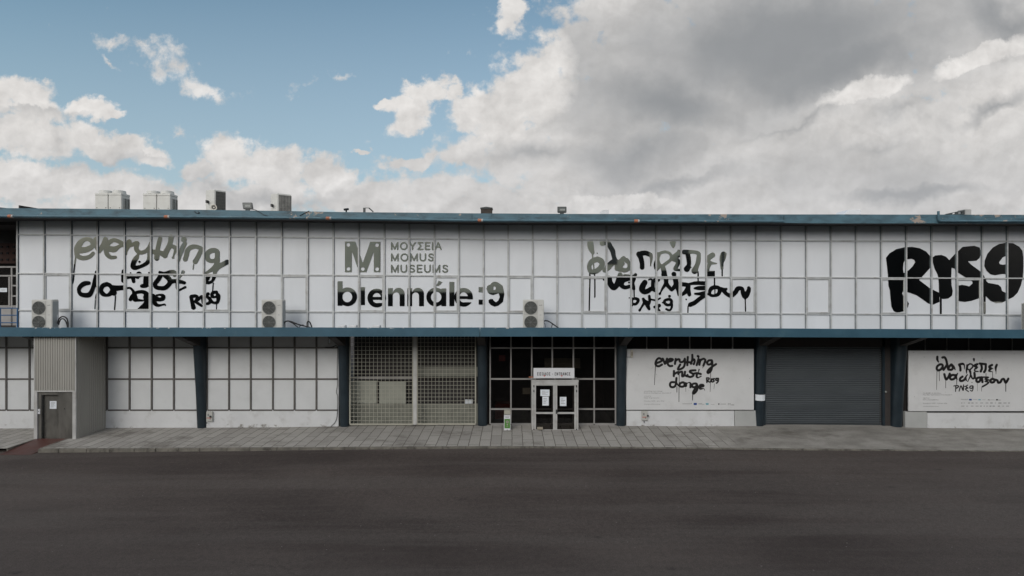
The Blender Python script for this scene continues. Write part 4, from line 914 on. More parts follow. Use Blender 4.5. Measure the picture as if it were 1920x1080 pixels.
# ------------------------------------------------------------------ banners on the ground floor
P1 = dict(o=(1215, 655), k=10.8, r=23, lines=[
    [(170, 280), (270, 240), (268, 200), (220, 180), (172, 220), (152, 290), (172, 330), (222, 342), (282, 308)], [(300, 190), (325, 250), (345, 292), (368, 240), (386, 190)],
    [(385, 262), (480, 232), (500, 202), (440, 195), (402, 240), (402, 300), (440, 338), (490, 335)], [(562, 195), (552, 250), (546, 295)], [(560, 232), (600, 204), (638, 205), (642, 240), (672, 260), (722, 240), (746, 190)],
    [(748, 200), (746, 290), (720, 362), (660, 400), (612, 408), (612, 380), (652, 310)], [(806, 155), (800, 240), (796, 320)], [(760, 262), (840, 262), (880, 280)], [(897, 112), (897, 200), (870, 292)], [(892, 232), (930, 204), (946, 240), (926, 300)],
    [(1010, 138, 26), (1022, 150, 24)], [(1022, 195), (1002, 260), (986, 320)], [(1062, 212), (1040, 312)], [(1062, 222), (1120, 192), (1160, 216), (1142, 280), (1122, 330)], [(1115, 340, 6), (1110, 380, 6)],
    [(1290, 222), (1232, 226), (1196, 272), (1222, 308), (1280, 290), (1296, 232), (1302, 300), (1292, 380), (1270, 440), (1222, 478), (1204, 458), (1232, 410), (1300, 352), (1378, 300)],
    [(526, 440), (524, 490), (522, 540)], [(530, 502), (600, 462), (622, 466), (616, 500)], [(625, 472), (690, 456), (692, 545), (735, 525), (750, 455)], [(738, 520), (792, 545), (800, 520)],
    [(960, 425), (862, 432), (852, 462), (900, 490), (920, 530), (860, 560), (800, 545)], [(1035, 410, 15), (1020, 460, 8)], [(930, 492), (990, 482), (1068, 500)], [(990, 502), (986, 550), (1010, 574, 14), (1075, 545, 12)],
    [(530, 665), (470, 668), (446, 710), (462, 758), (520, 764), (560, 720), (576, 582)], [(576, 652, 12), (592, 700, 14), (612, 740, 12)], [(690, 670), (650, 692), (636, 722), (660, 754), (720, 750), (742, 710), (722, 672), (690, 670)], [(740, 692), (770, 690), (760, 745)],
    [(770, 740), (790, 690, 12), (840, 672, 12), (862, 700), (860, 768)], [(970, 692), (912, 700), (892, 740), (920, 768), (975, 750), (986, 702), (1002, 760), (990, 830), (942, 888), (912, 888), (932, 830), (990, 762)],
    [(1050, 757), (1120, 745), (1112, 722), (1062, 722), (1042, 760), (1062, 798), (1130, 796, 8), (1150, 830, 6)],
    [(1186, 580, 15), (1192, 670, 15)], [(1186, 580, 15), (1234, 582, 15), (1232, 612, 15), (1196, 632, 15), (1258, 662, 15), (1282, 600, 15), (1286, 655, 15)], [(1345, 595, 15), (1306, 602, 15), (1340, 640, 15), (1305, 662, 15)], [(1422, 590, 16), (1380, 592, 16), (1376, 625, 16), (1414, 625, 16), (1426, 592, 16), (1420, 650, 16), (1388, 684, 16)],
    [(150, 350, 7), (130, 720, 5)], [(632, 520, 7), (626, 1060, 6)], [(585, 760, 8), (585, 870, 6)], [(765, 780, 4), (765, 860, 3)], [(905, 900, 9), (903, 1030, 6)], [(1270, 480, 6), (1258, 860, 4)], [(1345, 700, 4), (1335, 800, 3)]])
P2 = dict(o=(1745, 660), k=12.0, r=27, lines=[
    [(150, 108), (150, 170), (176, 225, 14)], [(200, 282), (150, 322), (138, 380), (172, 412), (230, 390), (272, 320), (250, 280), (200, 282)], [(265, 125), (310, 120), (346, 170), (370, 270), (390, 370), (402, 396)], [(366, 292), (290, 400)],
    [(460, 282), (412, 340), (402, 388), (470, 398), (500, 350), (472, 292)], [(470, 282), (520, 340), (552, 398, 12)], [(640, 285), (666, 340), (670, 415)], [(650, 280), (720, 266), (758, 300, 16), (755, 385, 8)],
    [(880, 265, 18), (832, 310, 18), (832, 380, 18), (880, 398, 18), (948, 330, 18), (930, 280, 18), (880, 265, 18)], [(820, 290, 18), (806, 400, 20), (810, 480, 10)], [(972, 160, 26), (976, 200, 16)],
    [(1050, 275), (985, 308), (1040, 345), (992, 390, 18), (1000, 430, 16), (1070, 438, 14)], [(1105, 260), (1240, 275)], [(1140, 290), (1152, 370), (1126, 435, 28)], [(1240, 290), (1235, 390), (1205, 450, 28)], [(1380, 292), (1322, 325), (1340, 360), (1402, 376, 10)], [(1360, 370), (1320, 410), (1320, 435, 14), (1385, 442, 10)], [(1488, 288, 26), (1465, 350), (1468, 430, 12)],
    [(308, 500), (346, 616), (400, 560), (430, 490)], [(560, 522), (480, 520), (432, 570), (462, 618), (530, 600), (570, 542), (606, 480, 12)], [(570, 560), (594, 620, 12)], [(715, 555), (662, 600), (672, 650), (750, 630), (800, 545, 16), (828, 510, 12)], [(790, 570, 16), (802, 640, 16)],
    [(885, 430), (900, 520, 18), (842, 645, 10)], [(902, 530), (950, 606, 16), (990, 560), (985, 472)], [(990, 540), (1010, 600, 14)], [(930, 685, 11)], [(835, 660, 14)], [(1110, 572), (1042, 592), (1032, 660), (1090, 668), (1130, 600), (1150, 572), (1166, 675)],
    [(1115, 566, 18), (1240, 566, 18), (1298, 572, 18), (1222, 610, 16), (1308, 628, 16), (1222, 660, 14), (1306, 682, 18), (1240, 738, 20), (1168, 778, 20)], [(1390, 602), (1342, 642), (1370, 686), (1428, 668), (1430, 622), (1390, 602)], [(1440, 622), (1500, 640), (1520, 688), (1570, 678), (1602, 620), (1650, 612), (1690, 690), (1748, 602)],
    [(520, 765, 11), (600, 755, 14), (628, 780, 14), (570, 822, 13)], [(566, 770, 14), (560, 888, 11)], [(640, 880, 12), (682, 762, 14), (730, 860, 16), (740, 740, 12)], [(740, 782, 10), (782, 770, 10)], [(830, 745, 13), (792, 780, 13), (838, 810, 13), (782, 832, 13), (850, 890, 11)], [(940, 762, 14), (892, 770, 14), (882, 808, 14), (930, 814, 14), (955, 770, 14), (950, 840, 12), (930, 880, 12), (892, 860, 11)],
    [(142, 430, 7), (133, 850, 4)], [(190, 430, 7), (197, 650, 6)], [(340, 640, 6), (337, 810, 5)], [(587, 630, 8), (585, 730, 7)], [(1245, 480, 6), (1245, 540, 6)], [(1392, 450, 6), (1395, 580, 6)], [(1470, 440, 7), (1470, 495, 5)], [(1050, 690, 4), (1050, 880, 3)], [(1150, 790, 6), (1145, 885, 4)], [(1690, 710, 9), (1690, 885, 8)]])
YB = 23.84
def banner(label, pl, pr, pt, pb, art, box, texts, small):
    t = thing('banner', (X(0.5 * (pl + pr)), YB, Z(pb)), label, 'banner', 'banners on the ground floor')
    b = MB(); b.box(X(pl, YB), X(pr, YB), YB, YB + .05, Z(pb, YB), Z(pt, YB)); b.build('board', M_BANNER, t, bevel=.006)
    f = Field(*box, 0.34); strokes(f, art['o'], art['lines'], art['k'], art['r'])
    f.build('brush_lettering', M_INK, t, YB - .004)
    b = MB()
    for s_, a, d, y0, y1 in texts: add_text(b, s_, a, d, y0, y1, YB - .004)
    b.build('small_print', M_GREYINK, t)
    b = MB()
    for a, d, y0, y1, mi in small: b.box(X(a, YB), X(d, YB), YB - .006, YB - .001, Z(y1, YB), Z(y0, YB), mi)
    b.build('logo_row', [M_BLUEINK, M_TEALINK, M_GREYINK, M_INK, M_PAPERWHITE], t)
    r_ = random.Random(pl); b = MB()
    for k in range(26):
        px, py = r_.uniform(pl + 4, pr - 4), r_.uniform(pt + 2, pt + 40 if k < 18 else pb - 4)
        f2 = r_.uniform(.25, .7)
        b.lathe((X(px, YB), YB + .001, Z(py, YB)), (0, -1, 0), [(0, f2 * .022), (.004, f2 * .02)], 8)
    b.build('speckles', M_GREYINK, t)
    return t
M_BANNER = mat('printed_banner', (0.61, 0.617, 0.617), 0.55, var=0.04, vscale=0.8, dirt=(0.42, 0.42, 0.41), dirt_amt=0.25, dirt_scale=1.4)
M_PAPERWHITE = mat('white_strip', (0.64, 0.65, 0.66), 0.6, var=0.0)
def logos(o, k, lst): return [(o[0] + a / k, o[0] * 0 + o[0] + d / k, o[1] + y0 / k, o[1] + y1 / k, mi) for a, d, y0, y1, mi in lst]
t1 = [('everything must change', 1207.5, 1242, 732.3, 735), ('Radical Intelligence, biennale 9', 1207.5, 1258.5, 735.8, 738.4), ('curated by', 1207.5, 1221, 741.7, 744), ('Nadja Argyropoulou', 1207.5, 1236, 745, 747.5), ('October 2025 - July 2026', 1207.5, 1245.5, 751, 753.4), ('thessalonikibiennale.gr', 1207.5, 1238.5, 757, 759), ('biennale:9', 1280, 1297, 755.5, 758)]
l1 = [(880, 1660, 270, 325, 4), (1045, 1092, 284, 314, 0), (1225, 1270, 286, 297, 1), (1228, 1268, 302, 313, 1), (1115, 1170, 290, 294, 2), (1115, 1205, 304, 307, 2), (1300, 1358, 304, 307, 2), (1410, 1432, 290, 312, 2), (1448, 1530, 298, 304, 2), (1606, 1655, 306, 310, 2), (1610, 1650, 316, 320, 2)]
l1 = [(a, d, y0, y1, mi) for a, d, y0, y1, mi in logos((1170, 720), 8.0, l1)][1:]
bn1 = banner('white banner with black English brush lettering, between two columns right of the entrance', 1174.5, 1413.5, 654.5, 768.5, P1, (1224, 660, 1352, 756), t1 + [('M', 1365, 1369.5, 756, 760)], l1)
t2 = [('όλα πρέπει να αλλάξουν', 1730.5, 1765, 735.8, 738.6), ('Ριζοσπαστική Νοημοσύνη, biennale 9', 1730.5, 1784.5, 739, 741.8), ('επιμέλεια', 1730.5, 1743, 745.2, 747.6), ('Νάντια Αργυροπούλου', 1730.5, 1760, 748.4, 751), ('Νοέμβριος 2025 - Ιούλιος 2026', 1730.5, 1776, 755, 757.6), ('thessalonikibiennale.gr', 1730.5, 1760.5, 761, 763), ('biennale:9', 1802, 1814.5, 747.5, 750)]
l2 = [(932, 978, 268, 296, 0), (1098, 1138, 274, 292, 1), (1000, 1080, 278, 282, 2), (1170, 1225, 282, 286, 2), (1270, 1300, 278, 292, 2), (1310, 1390, 283, 288, 2), (1415, 1450, 272, 295, 3), (1458, 1500, 284, 292, 2)]
for y in (342, 398):
    xx = 790; g = random.Random(y)
    while xx < 1690:
        w_ = g.uniform(12, 60); l2.append((xx, xx + w_, y - 5, y + 4, g.choice((2, 2, 2, 2, 3)))); xx += w_ + g.uniform(25, 60)
bn2 = banner('white banner with black Greek brush lettering, beside the far right column', 1703.5, 1990, 657.5, 771, P2, (1752, 665, 1895, 736), t2, logos((1720, 720), 9.6, l2))

# ------------------------------------------------------------------ lift enclosure beside the left end
YX = 22.30
lift_t = thing('lift_enclosure', (X(102, YX), YX, 0.13), 'beige corrugated lift shaft with dull steel door standing on the pavement', 'lift')
x0, x1 = X(63.5, YX), X(142, YX); zt, zd = Z(629, YX), Z(733.5, YX)
def corrug(b, pa, pb, fix, z0, z1, along_x, pitch=.102, depth=.022):
    n = int(abs(pb - pa) / pitch); pts = []
    for k in range(n):
        for u, d in ((0, 0), (.42, 0), (.55, depth), (.87, depth)):
            pts.append((pa + (pb - pa) * (k + u) / n, d))
    pts.append((pb, 0))
    for (a, da), (c, dc) in zip(pts, pts[1:]):
        q = [(a, fix + da), (c, fix + dc)] if along_x else [(fix - da, a), (fix - dc, c)]
        b.face([(*q[0], z0), (*q[1], z0), (*q[1], z1), (*q[0], z1)])
b = MB(); corrug(b, x0 + .03, x1 - .03, YX, zd + .02, zt, True); b.build('cladding', M_CLAD, lift_t)
b = MB(); corrug(b, YX + .04, YW, x1, -.2, zt, False); b.build('cladding', M_CLAD, lift_t)
b = MB(); b.box(x0, x0 + .03, YX - .005, YW, -.2, zt); b.box(x1 - .03, x1 + .005, YX - .005, YX + .04, -.2, zt); b.box(x0 + .03, x1 - .03, YX - .012, YX + .03, zd - .03, zd + .02)
b.box(x0 + .03, X(69.5, YX), YX - .002, YX + .1, -.2, zd - .03); b.box(X(135.8, YX), x1 - .03, YX - .002, YX + .1, -.2, zd - .03); b.box(x0 + .1, x1 - .1, YX + .2, YW, zt - .06, zt - .01)
b.build('corner_trim', M_FRAME, lift_t)
b = MB(); zl = Z(741, YX)
b.box(X(69.5, YX), X(75.5, YX), YX + .05, YX + .1, -.2, zd - .03); b.box(X(75.5, YX), X(107.8, YX), YX + .05, YX + .1, zl, zd - .03); b.box(X(107.8, YX), X(135.8, YX), YX + .045, YX + .1, -.2, zd - .03)
b.build('steel_surround', M_STEEL, lift_t, bevel=.004)
b = MB(); b.box(X(74, YX), X(110, YX), YX + .17, YX + .2, -.2, zl + .05); dl = b.build('lift_door', M_STEEL, lift_t)
b = MB(); b.lathe((X(119.5, YX), YX + .045, Z(767, YX)), (0, -1, 0), [(0, .025), (.01, .022)], 12); b.build('keyhole', M_BLACK, lift_t)
b = MB(); b.pbox(70.2, 74.6, 767, 776.5, YX + .025, YX + .06); b.pbox(71.2, 73.2, 770, 772, YX + .02, YX + .026, 1); b.build('call_button_panel', [M_SIGN, M_WIRE], lift_t, bevel=.004)

# ------------------------------------------------------------------ outdoor air-conditioning units on the canopy
def make_unit(label):
    """two-fan unit, 1.02 wide, 1.36 high, 0.36 deep; origin at the bottom front left"""
    t = thing('outdoor_unit', (0, 0, 0), label, 'air conditioner', 'two-fan outdoor units on the canopy')
    W, H, DP = 0.93, 1.36, 0.34
    b = MB(); b.box(0, W, 0, DP, 0.06, H, 0); b.build('casing', [M_AC], t, bevel=.02, smooth=True)
    b = MB(); b.box(.08, .18, .03, DP - .03, 0, .06); b.box(W - .18, W - .08, .03, DP - .03, 0, .06); b.build('foot', M_ACSIDE, t)
    b = MB(); b.box(W + .001, W + .006, .02, DP - .02, .12, H - .08); b.build('side_panel', M_ACSIDE, t)
    for zc in (.36, 1.0):
        b = MB(); b.box(.04, .66, -.012, .0, zc - .31, zc + .31); b.build('fan_surround', M_AC2, t, bevel=.006)
        b = MB(); b.lathe((.35, -.012, zc), (0, -1, 0), [(0, .285), (.006, .285)], 32, 0)
        fan = b.build('fan', M_FAN, t, smooth=True)
        b = MB(); 
        for r_ in (.06, .11, .16, .21, .26, .288): b.tube([(.35 + r_ * math.cos(a), -.03, zc + r_ * math.sin(a)) for a in fr_(0, 2 * math.pi, 28)], .0045, 4, cap=False)
        for a in fr_(0, math.pi, 4)[:-1]: b.box(.35 - .29, .35 + .29, -.035, -.028, zc - .005, zc + .005) if a == 0 else b.tube([(.35 - .29 * math.cos(a), -.03, zc - .29 * math.sin(a)), (.35 + .29 * math.cos(a), -.03, zc + .29 * math.sin(a))], .005, 4)
        b.build('guard', M_WIRE, fan)
    b = MB(); b.box(.72, .79, -.004, .001, 1.10, 1.125); b.box(.81, .85, -.004, .001, 1.10, 1.135); b.box(.74, .82, -.004, .001, .675, .69); b.build('maker_mark', M_GREYINK, t)
    return t
M_AC2 = mat('ivory_fan_surround', (0.44, 0.44, 0.41), 0.5, var=0.05)
YA = 22.75; ZA = Z(614.3, YC) - 0.17
u0 = make_unit('white two-fan outdoor unit at the left end, above the corrugated lift shaft')
u0.location = (X(58.5, YA), YA, ZA)
copy_thing(u0, (X(490, YA), YA, ZA), 'white two-fan outdoor unit on the canopy with tangled black pipes, left of the M emblem')
copy_thing(u0, (X(980.5, YA), YA, ZA), 'white two-fan outdoor unit on the canopy above the entrance doors')
xr = 953.5 / F * (YA + .36)
b = MB(); r4 = thing('outdoor_unit', (xr, YA, ZA), 'grey wire-mesh side of an outdoor unit cut by the right picture edge', 'air conditioner', 'two-fan outdoor units on the canopy')
b.box(xr + .04, xr + 1.0, YA, YA + .34, ZA, ZA + 1.2); b.build('casing', M_AC, r4, bevel=.02)
b = MB()
for k in range(26): b.box(xr + .018, xr + .026, YA + .01, YA + .33, ZA + .04 + k * .044, ZA + .055 + k * .044)
for k in range(6): b.box(xr + .008, xr + .017, YA + .01 + k * .062, YA + .022 + k * .062, ZA, ZA + 1.2)
b.build('coil_guard', M_AC2, r4); b = MB(); b.box(xr + .03, xr + .038, YA + .02, YA + .33, ZA + .02, ZA + 1.18); b.build('coil', M_FAN, r4)

def pipes(label, runs, Y=22.95):
    b = MB()
    for pts, r_, mi in runs:
        pts = smooth_path([tuple((p[0], p[1])) for p in pts])
        b.tube([(X(p[0], Y), Y + (.05 if mi else 0), Z(p[1], Y)) for p in pts], r_, 7, mi)
    o = b.build('refrigerant_pipes', [M_BLACK, M_SIGN], smooth=True, label=label, cat='pipe', group='pipes of the outdoor units')
    return o
pipes('black looped pipes and a white cable beside the leftmost outdoor unit', [([(109, 608), (110, 599), (117, 593.5), (125, 597), (127.5, 607), (127, 616)], .03, 0), ([(110, 609), (113, 600), (118, 597.5), (123, 602), (126, 610), (126, 616)], .026, 0), ([(103, 577), (105, 590), (107, 605), (112, 614), (114, 618)], .016, 1)])
pipes('tangled black pipes lying on the canopy left of the M emblem', [([(532, 614), (533, 606), (538, 602), (546, 603), (557, 607.5), (570, 611), (582, 614.5)], .032, 0), ([(541, 602), (549, 606), (556, 611.5), (560, 615)], .026, 0), ([(560, 615), (564, 610), (569, 609)], .018, 0), ([(576, 612), (576, 605), (578, 602.5), (581, 604.5), (583.5, 610), (585, 615)], .03, 0)])
pipes('short black pipes on the canopy right of the middle outdoor unit', [([(1018.5, 614), (1018.5, 604.5), (1023, 601.3), (1029, 602.5), (1036, 607), (1043, 612), (1049, 616)], .028, 0), ([(1036, 607), (1034.5, 612), (1034, 616)], .018, 0), ([(1019, 604), (1022, 608), (1022.5, 615)], .01, 0)])
for k, (a, d, lab) in enumerate(((632.5, 646.5, 'pale concrete block on the canopy edge, leftmost of three'), (653.5, 667.5, 'pale concrete block on the canopy edge, middle one of three'), (697.5, 711.5, 'pale concrete block on the canopy edge, rightmost of three'))):
    b = MB(); b.pbox(a, d, 610.2, 619, 22.7, 23.0); b.build('concrete_block', M_CONCB, label=lab, cat='block', group='blocks on the canopy', bevel=.02) if 'M_CONCB' in globals() else b.build('concrete_block', M_PLINTH, label=lab, cat='block', group='blocks on the canopy', bevel=.02)

# ------------------------------------------------------------------ things on the roof
def rooftop_condenser(label, pl, pr, pm, ptop, YQ=33.0):
    t = thing('rooftop_condenser', (X(pl, YQ), YQ, 9.6), label, 'air conditioner', 'twin-fan condensers on the roof')
    xa, xb = X(pl, YQ), X(pr, YQ); zt = Z(ptop, YQ); xm = xa + (xb - xa) * .5; dp = .75; z0 = Z(393, YQ) - .75
    for a, d in ((xa, xm - .02), (xm + .02, xb)):
        b = MB(); b.box(a, d, YQ, YQ + dp, z0, zt - .14); b.build('module', M_AC, t, bevel=.02)
        b = MB(); b.box(a - .008, d + .008, YQ - .008, YQ + dp + .008, zt - .135, zt); b.build('top_cover', M_AC, t, bevel=.015)
        b = MB(); b.lathe((.5 * (a + d) - .0, YQ + dp / 2, zt), (0, 0, 1), [(0, (d - a) * .46), (.2, (d - a) * .43), (.215, (d - a) * .40)], 28); b.build('fan_cowl', M_AC, t, smooth=True)
        b = MB()
        for s_ in (.15, .85): b.lathe((a + (d - a) * s_, YQ, zt - .95), (0, -1, 0), [(0, .03), (.012, .025)], 10)
        b.build('screw', M_BLACK, t)
    b = MB(); b.box(xb + .001, xb + .01, YQ + .2, YQ + dp - .05, z0, zt - .3); b.build('coil', M_FAN, t)
    b = MB()
    for k in range(15): b.box(xb + .011, xb + .022, YQ + .2, YQ + dp - .05, zt - .34 - k * .075, zt - .355 - k * .075)
    for k in range(3): b.box(xb + .023, xb + .034, YQ + .2 + k * .24, YQ + .225 + k * .24, z0, zt - .3)
    b.build('coil_guard', M_AC, t)
    return t
rooftop_condenser('pale twin-fan rooftop condenser nearest the left end of the roof', 178, 227.5, 203, 362)
rooftop_condenser('pale twin-fan rooftop condenser, second from the left end of the roof', 268, 319, 293, 363)
# units seen at an angle
t = thing('rooftop_unit', (X(405, 30), 30, 9.9), 'white rooftop unit with dark finned face behind the horn loudspeaker', 'air conditioner', 'single units on the roof'); t.rotation_euler = (0, 0, 0)
def turned_unit(t, p_left, p_mid, p_right, ptop, YQ, ribs):
    A = Vector((X(p_left, YQ + .25), YQ + .25, 0)); Bm = Vector((X(p_mid, YQ), YQ, 0)); Cr = Vector((X(p_right, YQ + .45), YQ + .45, 0))
    zt = Z(ptop, YQ); z0 = zt - 1.55; d = A + (Cr - Bm)
    b = MB(); b.hexa([(*A.xy, z0), (*Bm.xy, z0), (*Cr.xy, z0), (*d.xy, z0), (*A.xy, zt), (*Bm.xy, zt), (*Cr.xy, zt), (*d.xy, zt)]); b.build('casing', M_AC, t, bevel=.015)
    e = (Cr - Bm); n_ = Vector((e.y, -e.x, 0)).normalized()
    def strip(u0, u1, za, zb, off, th, mi, bb):
        p, q_ = Bm + e * u0 + n_ * off, Bm + e * u1 + n_ * off; r1, r2 = q_ + n_ * th, p + n_ * th
        bb.hexa([(*r2.xy, za), (*r1.xy, za), (*q_.xy, za), (*p.xy, za), (*r2.xy, zb), (*r1.xy, zb), (*q_.xy, zb), (*p.xy, zb)], mi)
    b = MB(); strip(.12 if ribs else .08, .97, z0 + .05, zt - .08, .002, .01, 0, b); b.build('coil', M_FAN, t)
    b = MB()
    for k in range(9): u = .12 + .85 * k / 8; strip(u - (.008 if ribs else .03), u + (.008 if ribs else .03), z0 + .05, zt - .08, .014, .008, 0, b)
    for k in range(8 if ribs else 2): z_ = zt - .1 - k * (.18 if ribs else .7); strip(.1, .97, z_ - .01, z_ + .006, .023, .006, 0, b)
    b.build('coil_guard', M_BARDARK if ribs else M_RIB, t)
    b = MB(); p = A + (Bm - A) * .3; b.box(p.x - .03, p.x + .05, p.y - .22, p.y - .02, zt - .78, zt - .62); b.build('grip', M_BLACK, t)
M_RIB = mat('tarnished_fins', (0.19, 0.185, 0.17), 0.5, var=0.4, vscale=4)
M_BARDARK = mat('dark_fin_wire', (0.10, 0.095, 0.085), 0.5)
turned_unit(t, 385.5, 402, 423.5, 355.5, 30.0, True)
t = thing('rooftop_unit', (X(526, 30), 30, 9.9), 'white rooftop unit with ribbed coil, right of the tilted floodlight', 'air conditioner', 'single units on the roof')
turned_unit(t, 507.5, 520.5, 546.5, 362.5, 30.0, False)

YE = 22.9
t = thing('horn_loudspeaker', (X(401, YE), YE, Z(394, YE)), 'cream horn loudspeaker on the roof edge', 'loudspeaker')
b = MB(); c = (X(401.5, YE), YE, Z(389.3, YE)); b.lathe(c, (0.12, -1, 0), [(-.22, .04), (-.1, .05), (0, .09), (.05, .14), (.052, .115), (.0, .06)], 24); b.build('horn', M_HORN, t, smooth=True)
b = MB(); b.lathe(c, (0.12, -1, 0), [(.0, .095), (.02, .095)], 20, 0); b.lathe(c, (0.12, -1, 0), [(.02, .04), (.035, .03)], 14, 1); b.build('throat', [M_BLACK, M_HORN], t)
b = MB(); b.box(c[0] - .03, c[0] + .03, YE - .02, YE + .1, Z(394.5, YE), c[2] - .08); b.build('bracket', M_ACSIDE, t)

def floodlight(label, pl, pr, pt, pb, lean, tilt_b):
    t = thing('floodlight', (X(.5 * (pl + pr), YE), YE, Z(pb, YE)), label, 'floodlight', 'floodlights on the roof edge')
    xa, xb = X(pl, YE), X(pr, YE); zb, zt = Z(pb - 2, YE), Z(pt, YE); s_ = lean
    b = MB(); b.hexa([(xa + s_, YE, zb), (xb + s_, YE, zb), (xb + s_ - .04, YE + .16, zb), (xa + s_ + .04, YE + .16, zb), (xa, YE + tilt_b, zt), (xb, YE + tilt_b, zt), (xb - .04, YE + .14 + tilt_b, zt), (xa + .04, YE + .14 + tilt_b, zt)]); b.build('housing', M_BLACKGREY, t, bevel=.012)
    m = .045; b = MB()
    b.hexa([(xa + s_ + m, YE - .012, zb + m), (xb + s_ - m, YE - .012, zb + m), (xb + s_ - m, YE - .002, zb + m), (xa + s_ + m, YE - .002, zb + m), (xa + m, YE - .012 + tilt_b * .9, zt - m), (xb - m, YE - .012 + tilt_b * .9, zt - m), (xb - m, YE + tilt_b * .9, zt - m), (xa + m, YE + tilt_b * .9, zt - m)]); gls = b.build('lamp_glass', M_LENS, t)
    b = MB(); xm = .5 * (xa + xb) + s_ * .5; zm = .5 * (zb + zt) - .02
    b.box(xm - .1, xm + .13, YE - .02 + tilt_b * .4, YE - .015 + tilt_b * .4, zm - .03, zm + .05); b.build('reflector', M_WIRE, gls)
    b = MB(); b.box(xm - .09, xm + .09, YE + .02, YE + .08, Z(pb + 1, YE), zb); b.build('bracket', M_BLACKGREY, t)
M_BLACKGREY = mat('dark_grey_casting', (0.045, 0.05, 0.05), 0.5)
floodlight('dark floodlight tilted sideways on the roof edge, left, with a trailing cable', 452.5, 471, 379.2, 394, .07, .06)
floodlight('dark upright floodlight standing alone on the roof edge above the middle', 1045, 1062.5, 387.2, 400.5, .0, .02)
b = MB(); yc = YF - .03
b.tube([(X(px, yc), yc, Z(py, yc)) for px, py in smooth_path([(473, 392.5), (480, 394), (487, 398), (495, 403), (503, 405.5)])], .014, 6)
b.build('cable', M_BLACK, smooth=True, label='thin dark cable trailing down the roof edge from the tilted floodlight', cat='cable')
b = MB(); b.tube([(X(px, yc), yc, Z(py, yc)) for px, py in ((562, 404.5), (571, 399.5), (580, 395.3))], .012, 6); b.build('cable', M_BLACK, smooth=True, label='short slanting wire on the roof edge right of the ribbed unit', cat='cable')
b = MB(); b.tube([(X(px, yc), yc, Z(py, yc)) for px, py in smooth_path([(364.5, 396), (367, 399), (371, 400), (374, 398.5), (371, 397)])], .014, 6); b.build('cable', M_BLACK, smooth=True, label='small loop of cable stuck on the roof edge left of the horn', cat='cable')
# vent stack, camera, small frames, rubble
YV = 23.6
t = thing('vent_stack', (X(912, YV), YV, Z(401, YV)), 'sooty dark brick vent stack with a slightly pitched cap', 'chimney')
b = MB(); b.pbox(901.5, 922.5, 391, 403, YV, YV + .5); b.build('stack', M_RUST, t, bevel=.02)
b = MB(); xa, xb, xm = X(900.5, YV), X(923.5, YV), X(911.5, YV); za, zb = Z(391.2, YV), Z(387.6, YV)
b.loft([[(xa, YV - .03, za), (xb, YV - .03, za), (xb, YV - .03, za + .045), (xm, YV - .03, zb), (xa, YV - .03, za + .045)], [(xa, YV + .53, za), (xb, YV + .53, za), (xb, YV + .53, za + .045), (xm, YV + .53, zb), (xa, YV + .53, za + .045)]]); b.build('cap', M_BLACKGREY, t)
t = thing('security_camera', (X(649, YE), YE, Z(397, YE)), 'tiny black security camera on the roof edge', 'camera')
b = MB(); b.tube([(X(651.5, YE), YE + .1, Z(391.5, YE)), (X(647, YE), YE - .1, Z(393.6, YE))], .05, 10); b.build('body', M_BLACK, t, smooth=True)
b = MB(); b.pbox(647.8, 650.2, 393, 398.5, YE + .02, YE + .06); b.build('bracket', M_BLACK, t)
b = MB(); b.pbox(680.8, 684.3, 389.5, 398.5, YE, YE + .1, 0); b.pbox(684.4, 692, 389.3, 390.2, YE, YE + .04, 0)
b.tube([(X(691.5, YE), YE + .03, Z(389.8, YE)), (X(699.5, YE), YE + .03, Z(397, YE))], .028, 6)
b.build('antenna_frame', M_BLACKGREY, label='small dark bent metal frame on the roof edge above the emblem', cat='frame')
def broken_panel(name, label, cat, pts, Y, m, holes=()):
    f = Field(min(p[0] for p in pts) - 1, min(p[1] for p in pts) - 1, max(p[0] for p in pts) + 1, max(p[1] for p in pts) + 1, .3)
    f.poly(pts)
    for h in holes: f.poly(h, cut=True)
    mb = MB(); f.mesh(mb, lambda x, y: (X(x, Y), Y, Z(y, Y))); n = len(mb.v); nf = len(mb.f)
    mb.v += [(x, y + .05, z) for x, y, z in mb.v]; mb.f += [[i + n for i in q_][::-1] for q_ in mb.f]; mb.m += [0] * nf
    from collections import Counter
    ed = Counter()
    for q_ in mb.f[:nf]:
        for a, c in zip(q_, q_[1:] + q_[:1]): ed[(a, c)] += 1
    for (a, c) in list(ed):
        if (c, a) not in ed: mb.f.append([a, c, c + n, a + n]); mb.m.append(0)
    return mb.build(name, m, label=label, cat=cat)
broken_panel('panel_scrap', 'white crumbling scrap of panel on the roof edge right of the upright floodlight', 'debris', [(1123, 402), (1125, 397.5), (1130, 393.5), (1141.5, 393.2), (1141.7, 402)], 23.0, M_PLINTH, [[(1124.5, 399), (1127, 395.5), (1126.5, 398.5)], [(1129.5, 395.8), (1132.5, 393.9), (1132, 396)]])
b = MB(); b.hexa([(X(1583, 34), 34, Z(402.5, 34)), (X(1614.5, 34), 34, Z(402.5, 34)), (X(1614.5, 34), 35.2, Z(402.5, 34)), (X(1583, 34), 35.2, Z(402.5, 34)), (X(1591, 34), 34, Z(393.4, 34)), (X(1614.5, 34), 34, Z(393.2, 34)), (X(1614.5, 34), 35.2, Z(393.2, 34)), (X(1591, 34), 35.2, Z(393.4, 34))])
b.build('rooftop_box', M_PALEBOX if 'M_PALEBOX' in globals() else M_FILM, label='pale faded box far back on the roof with one slanting side', cat='box', bevel=.02)
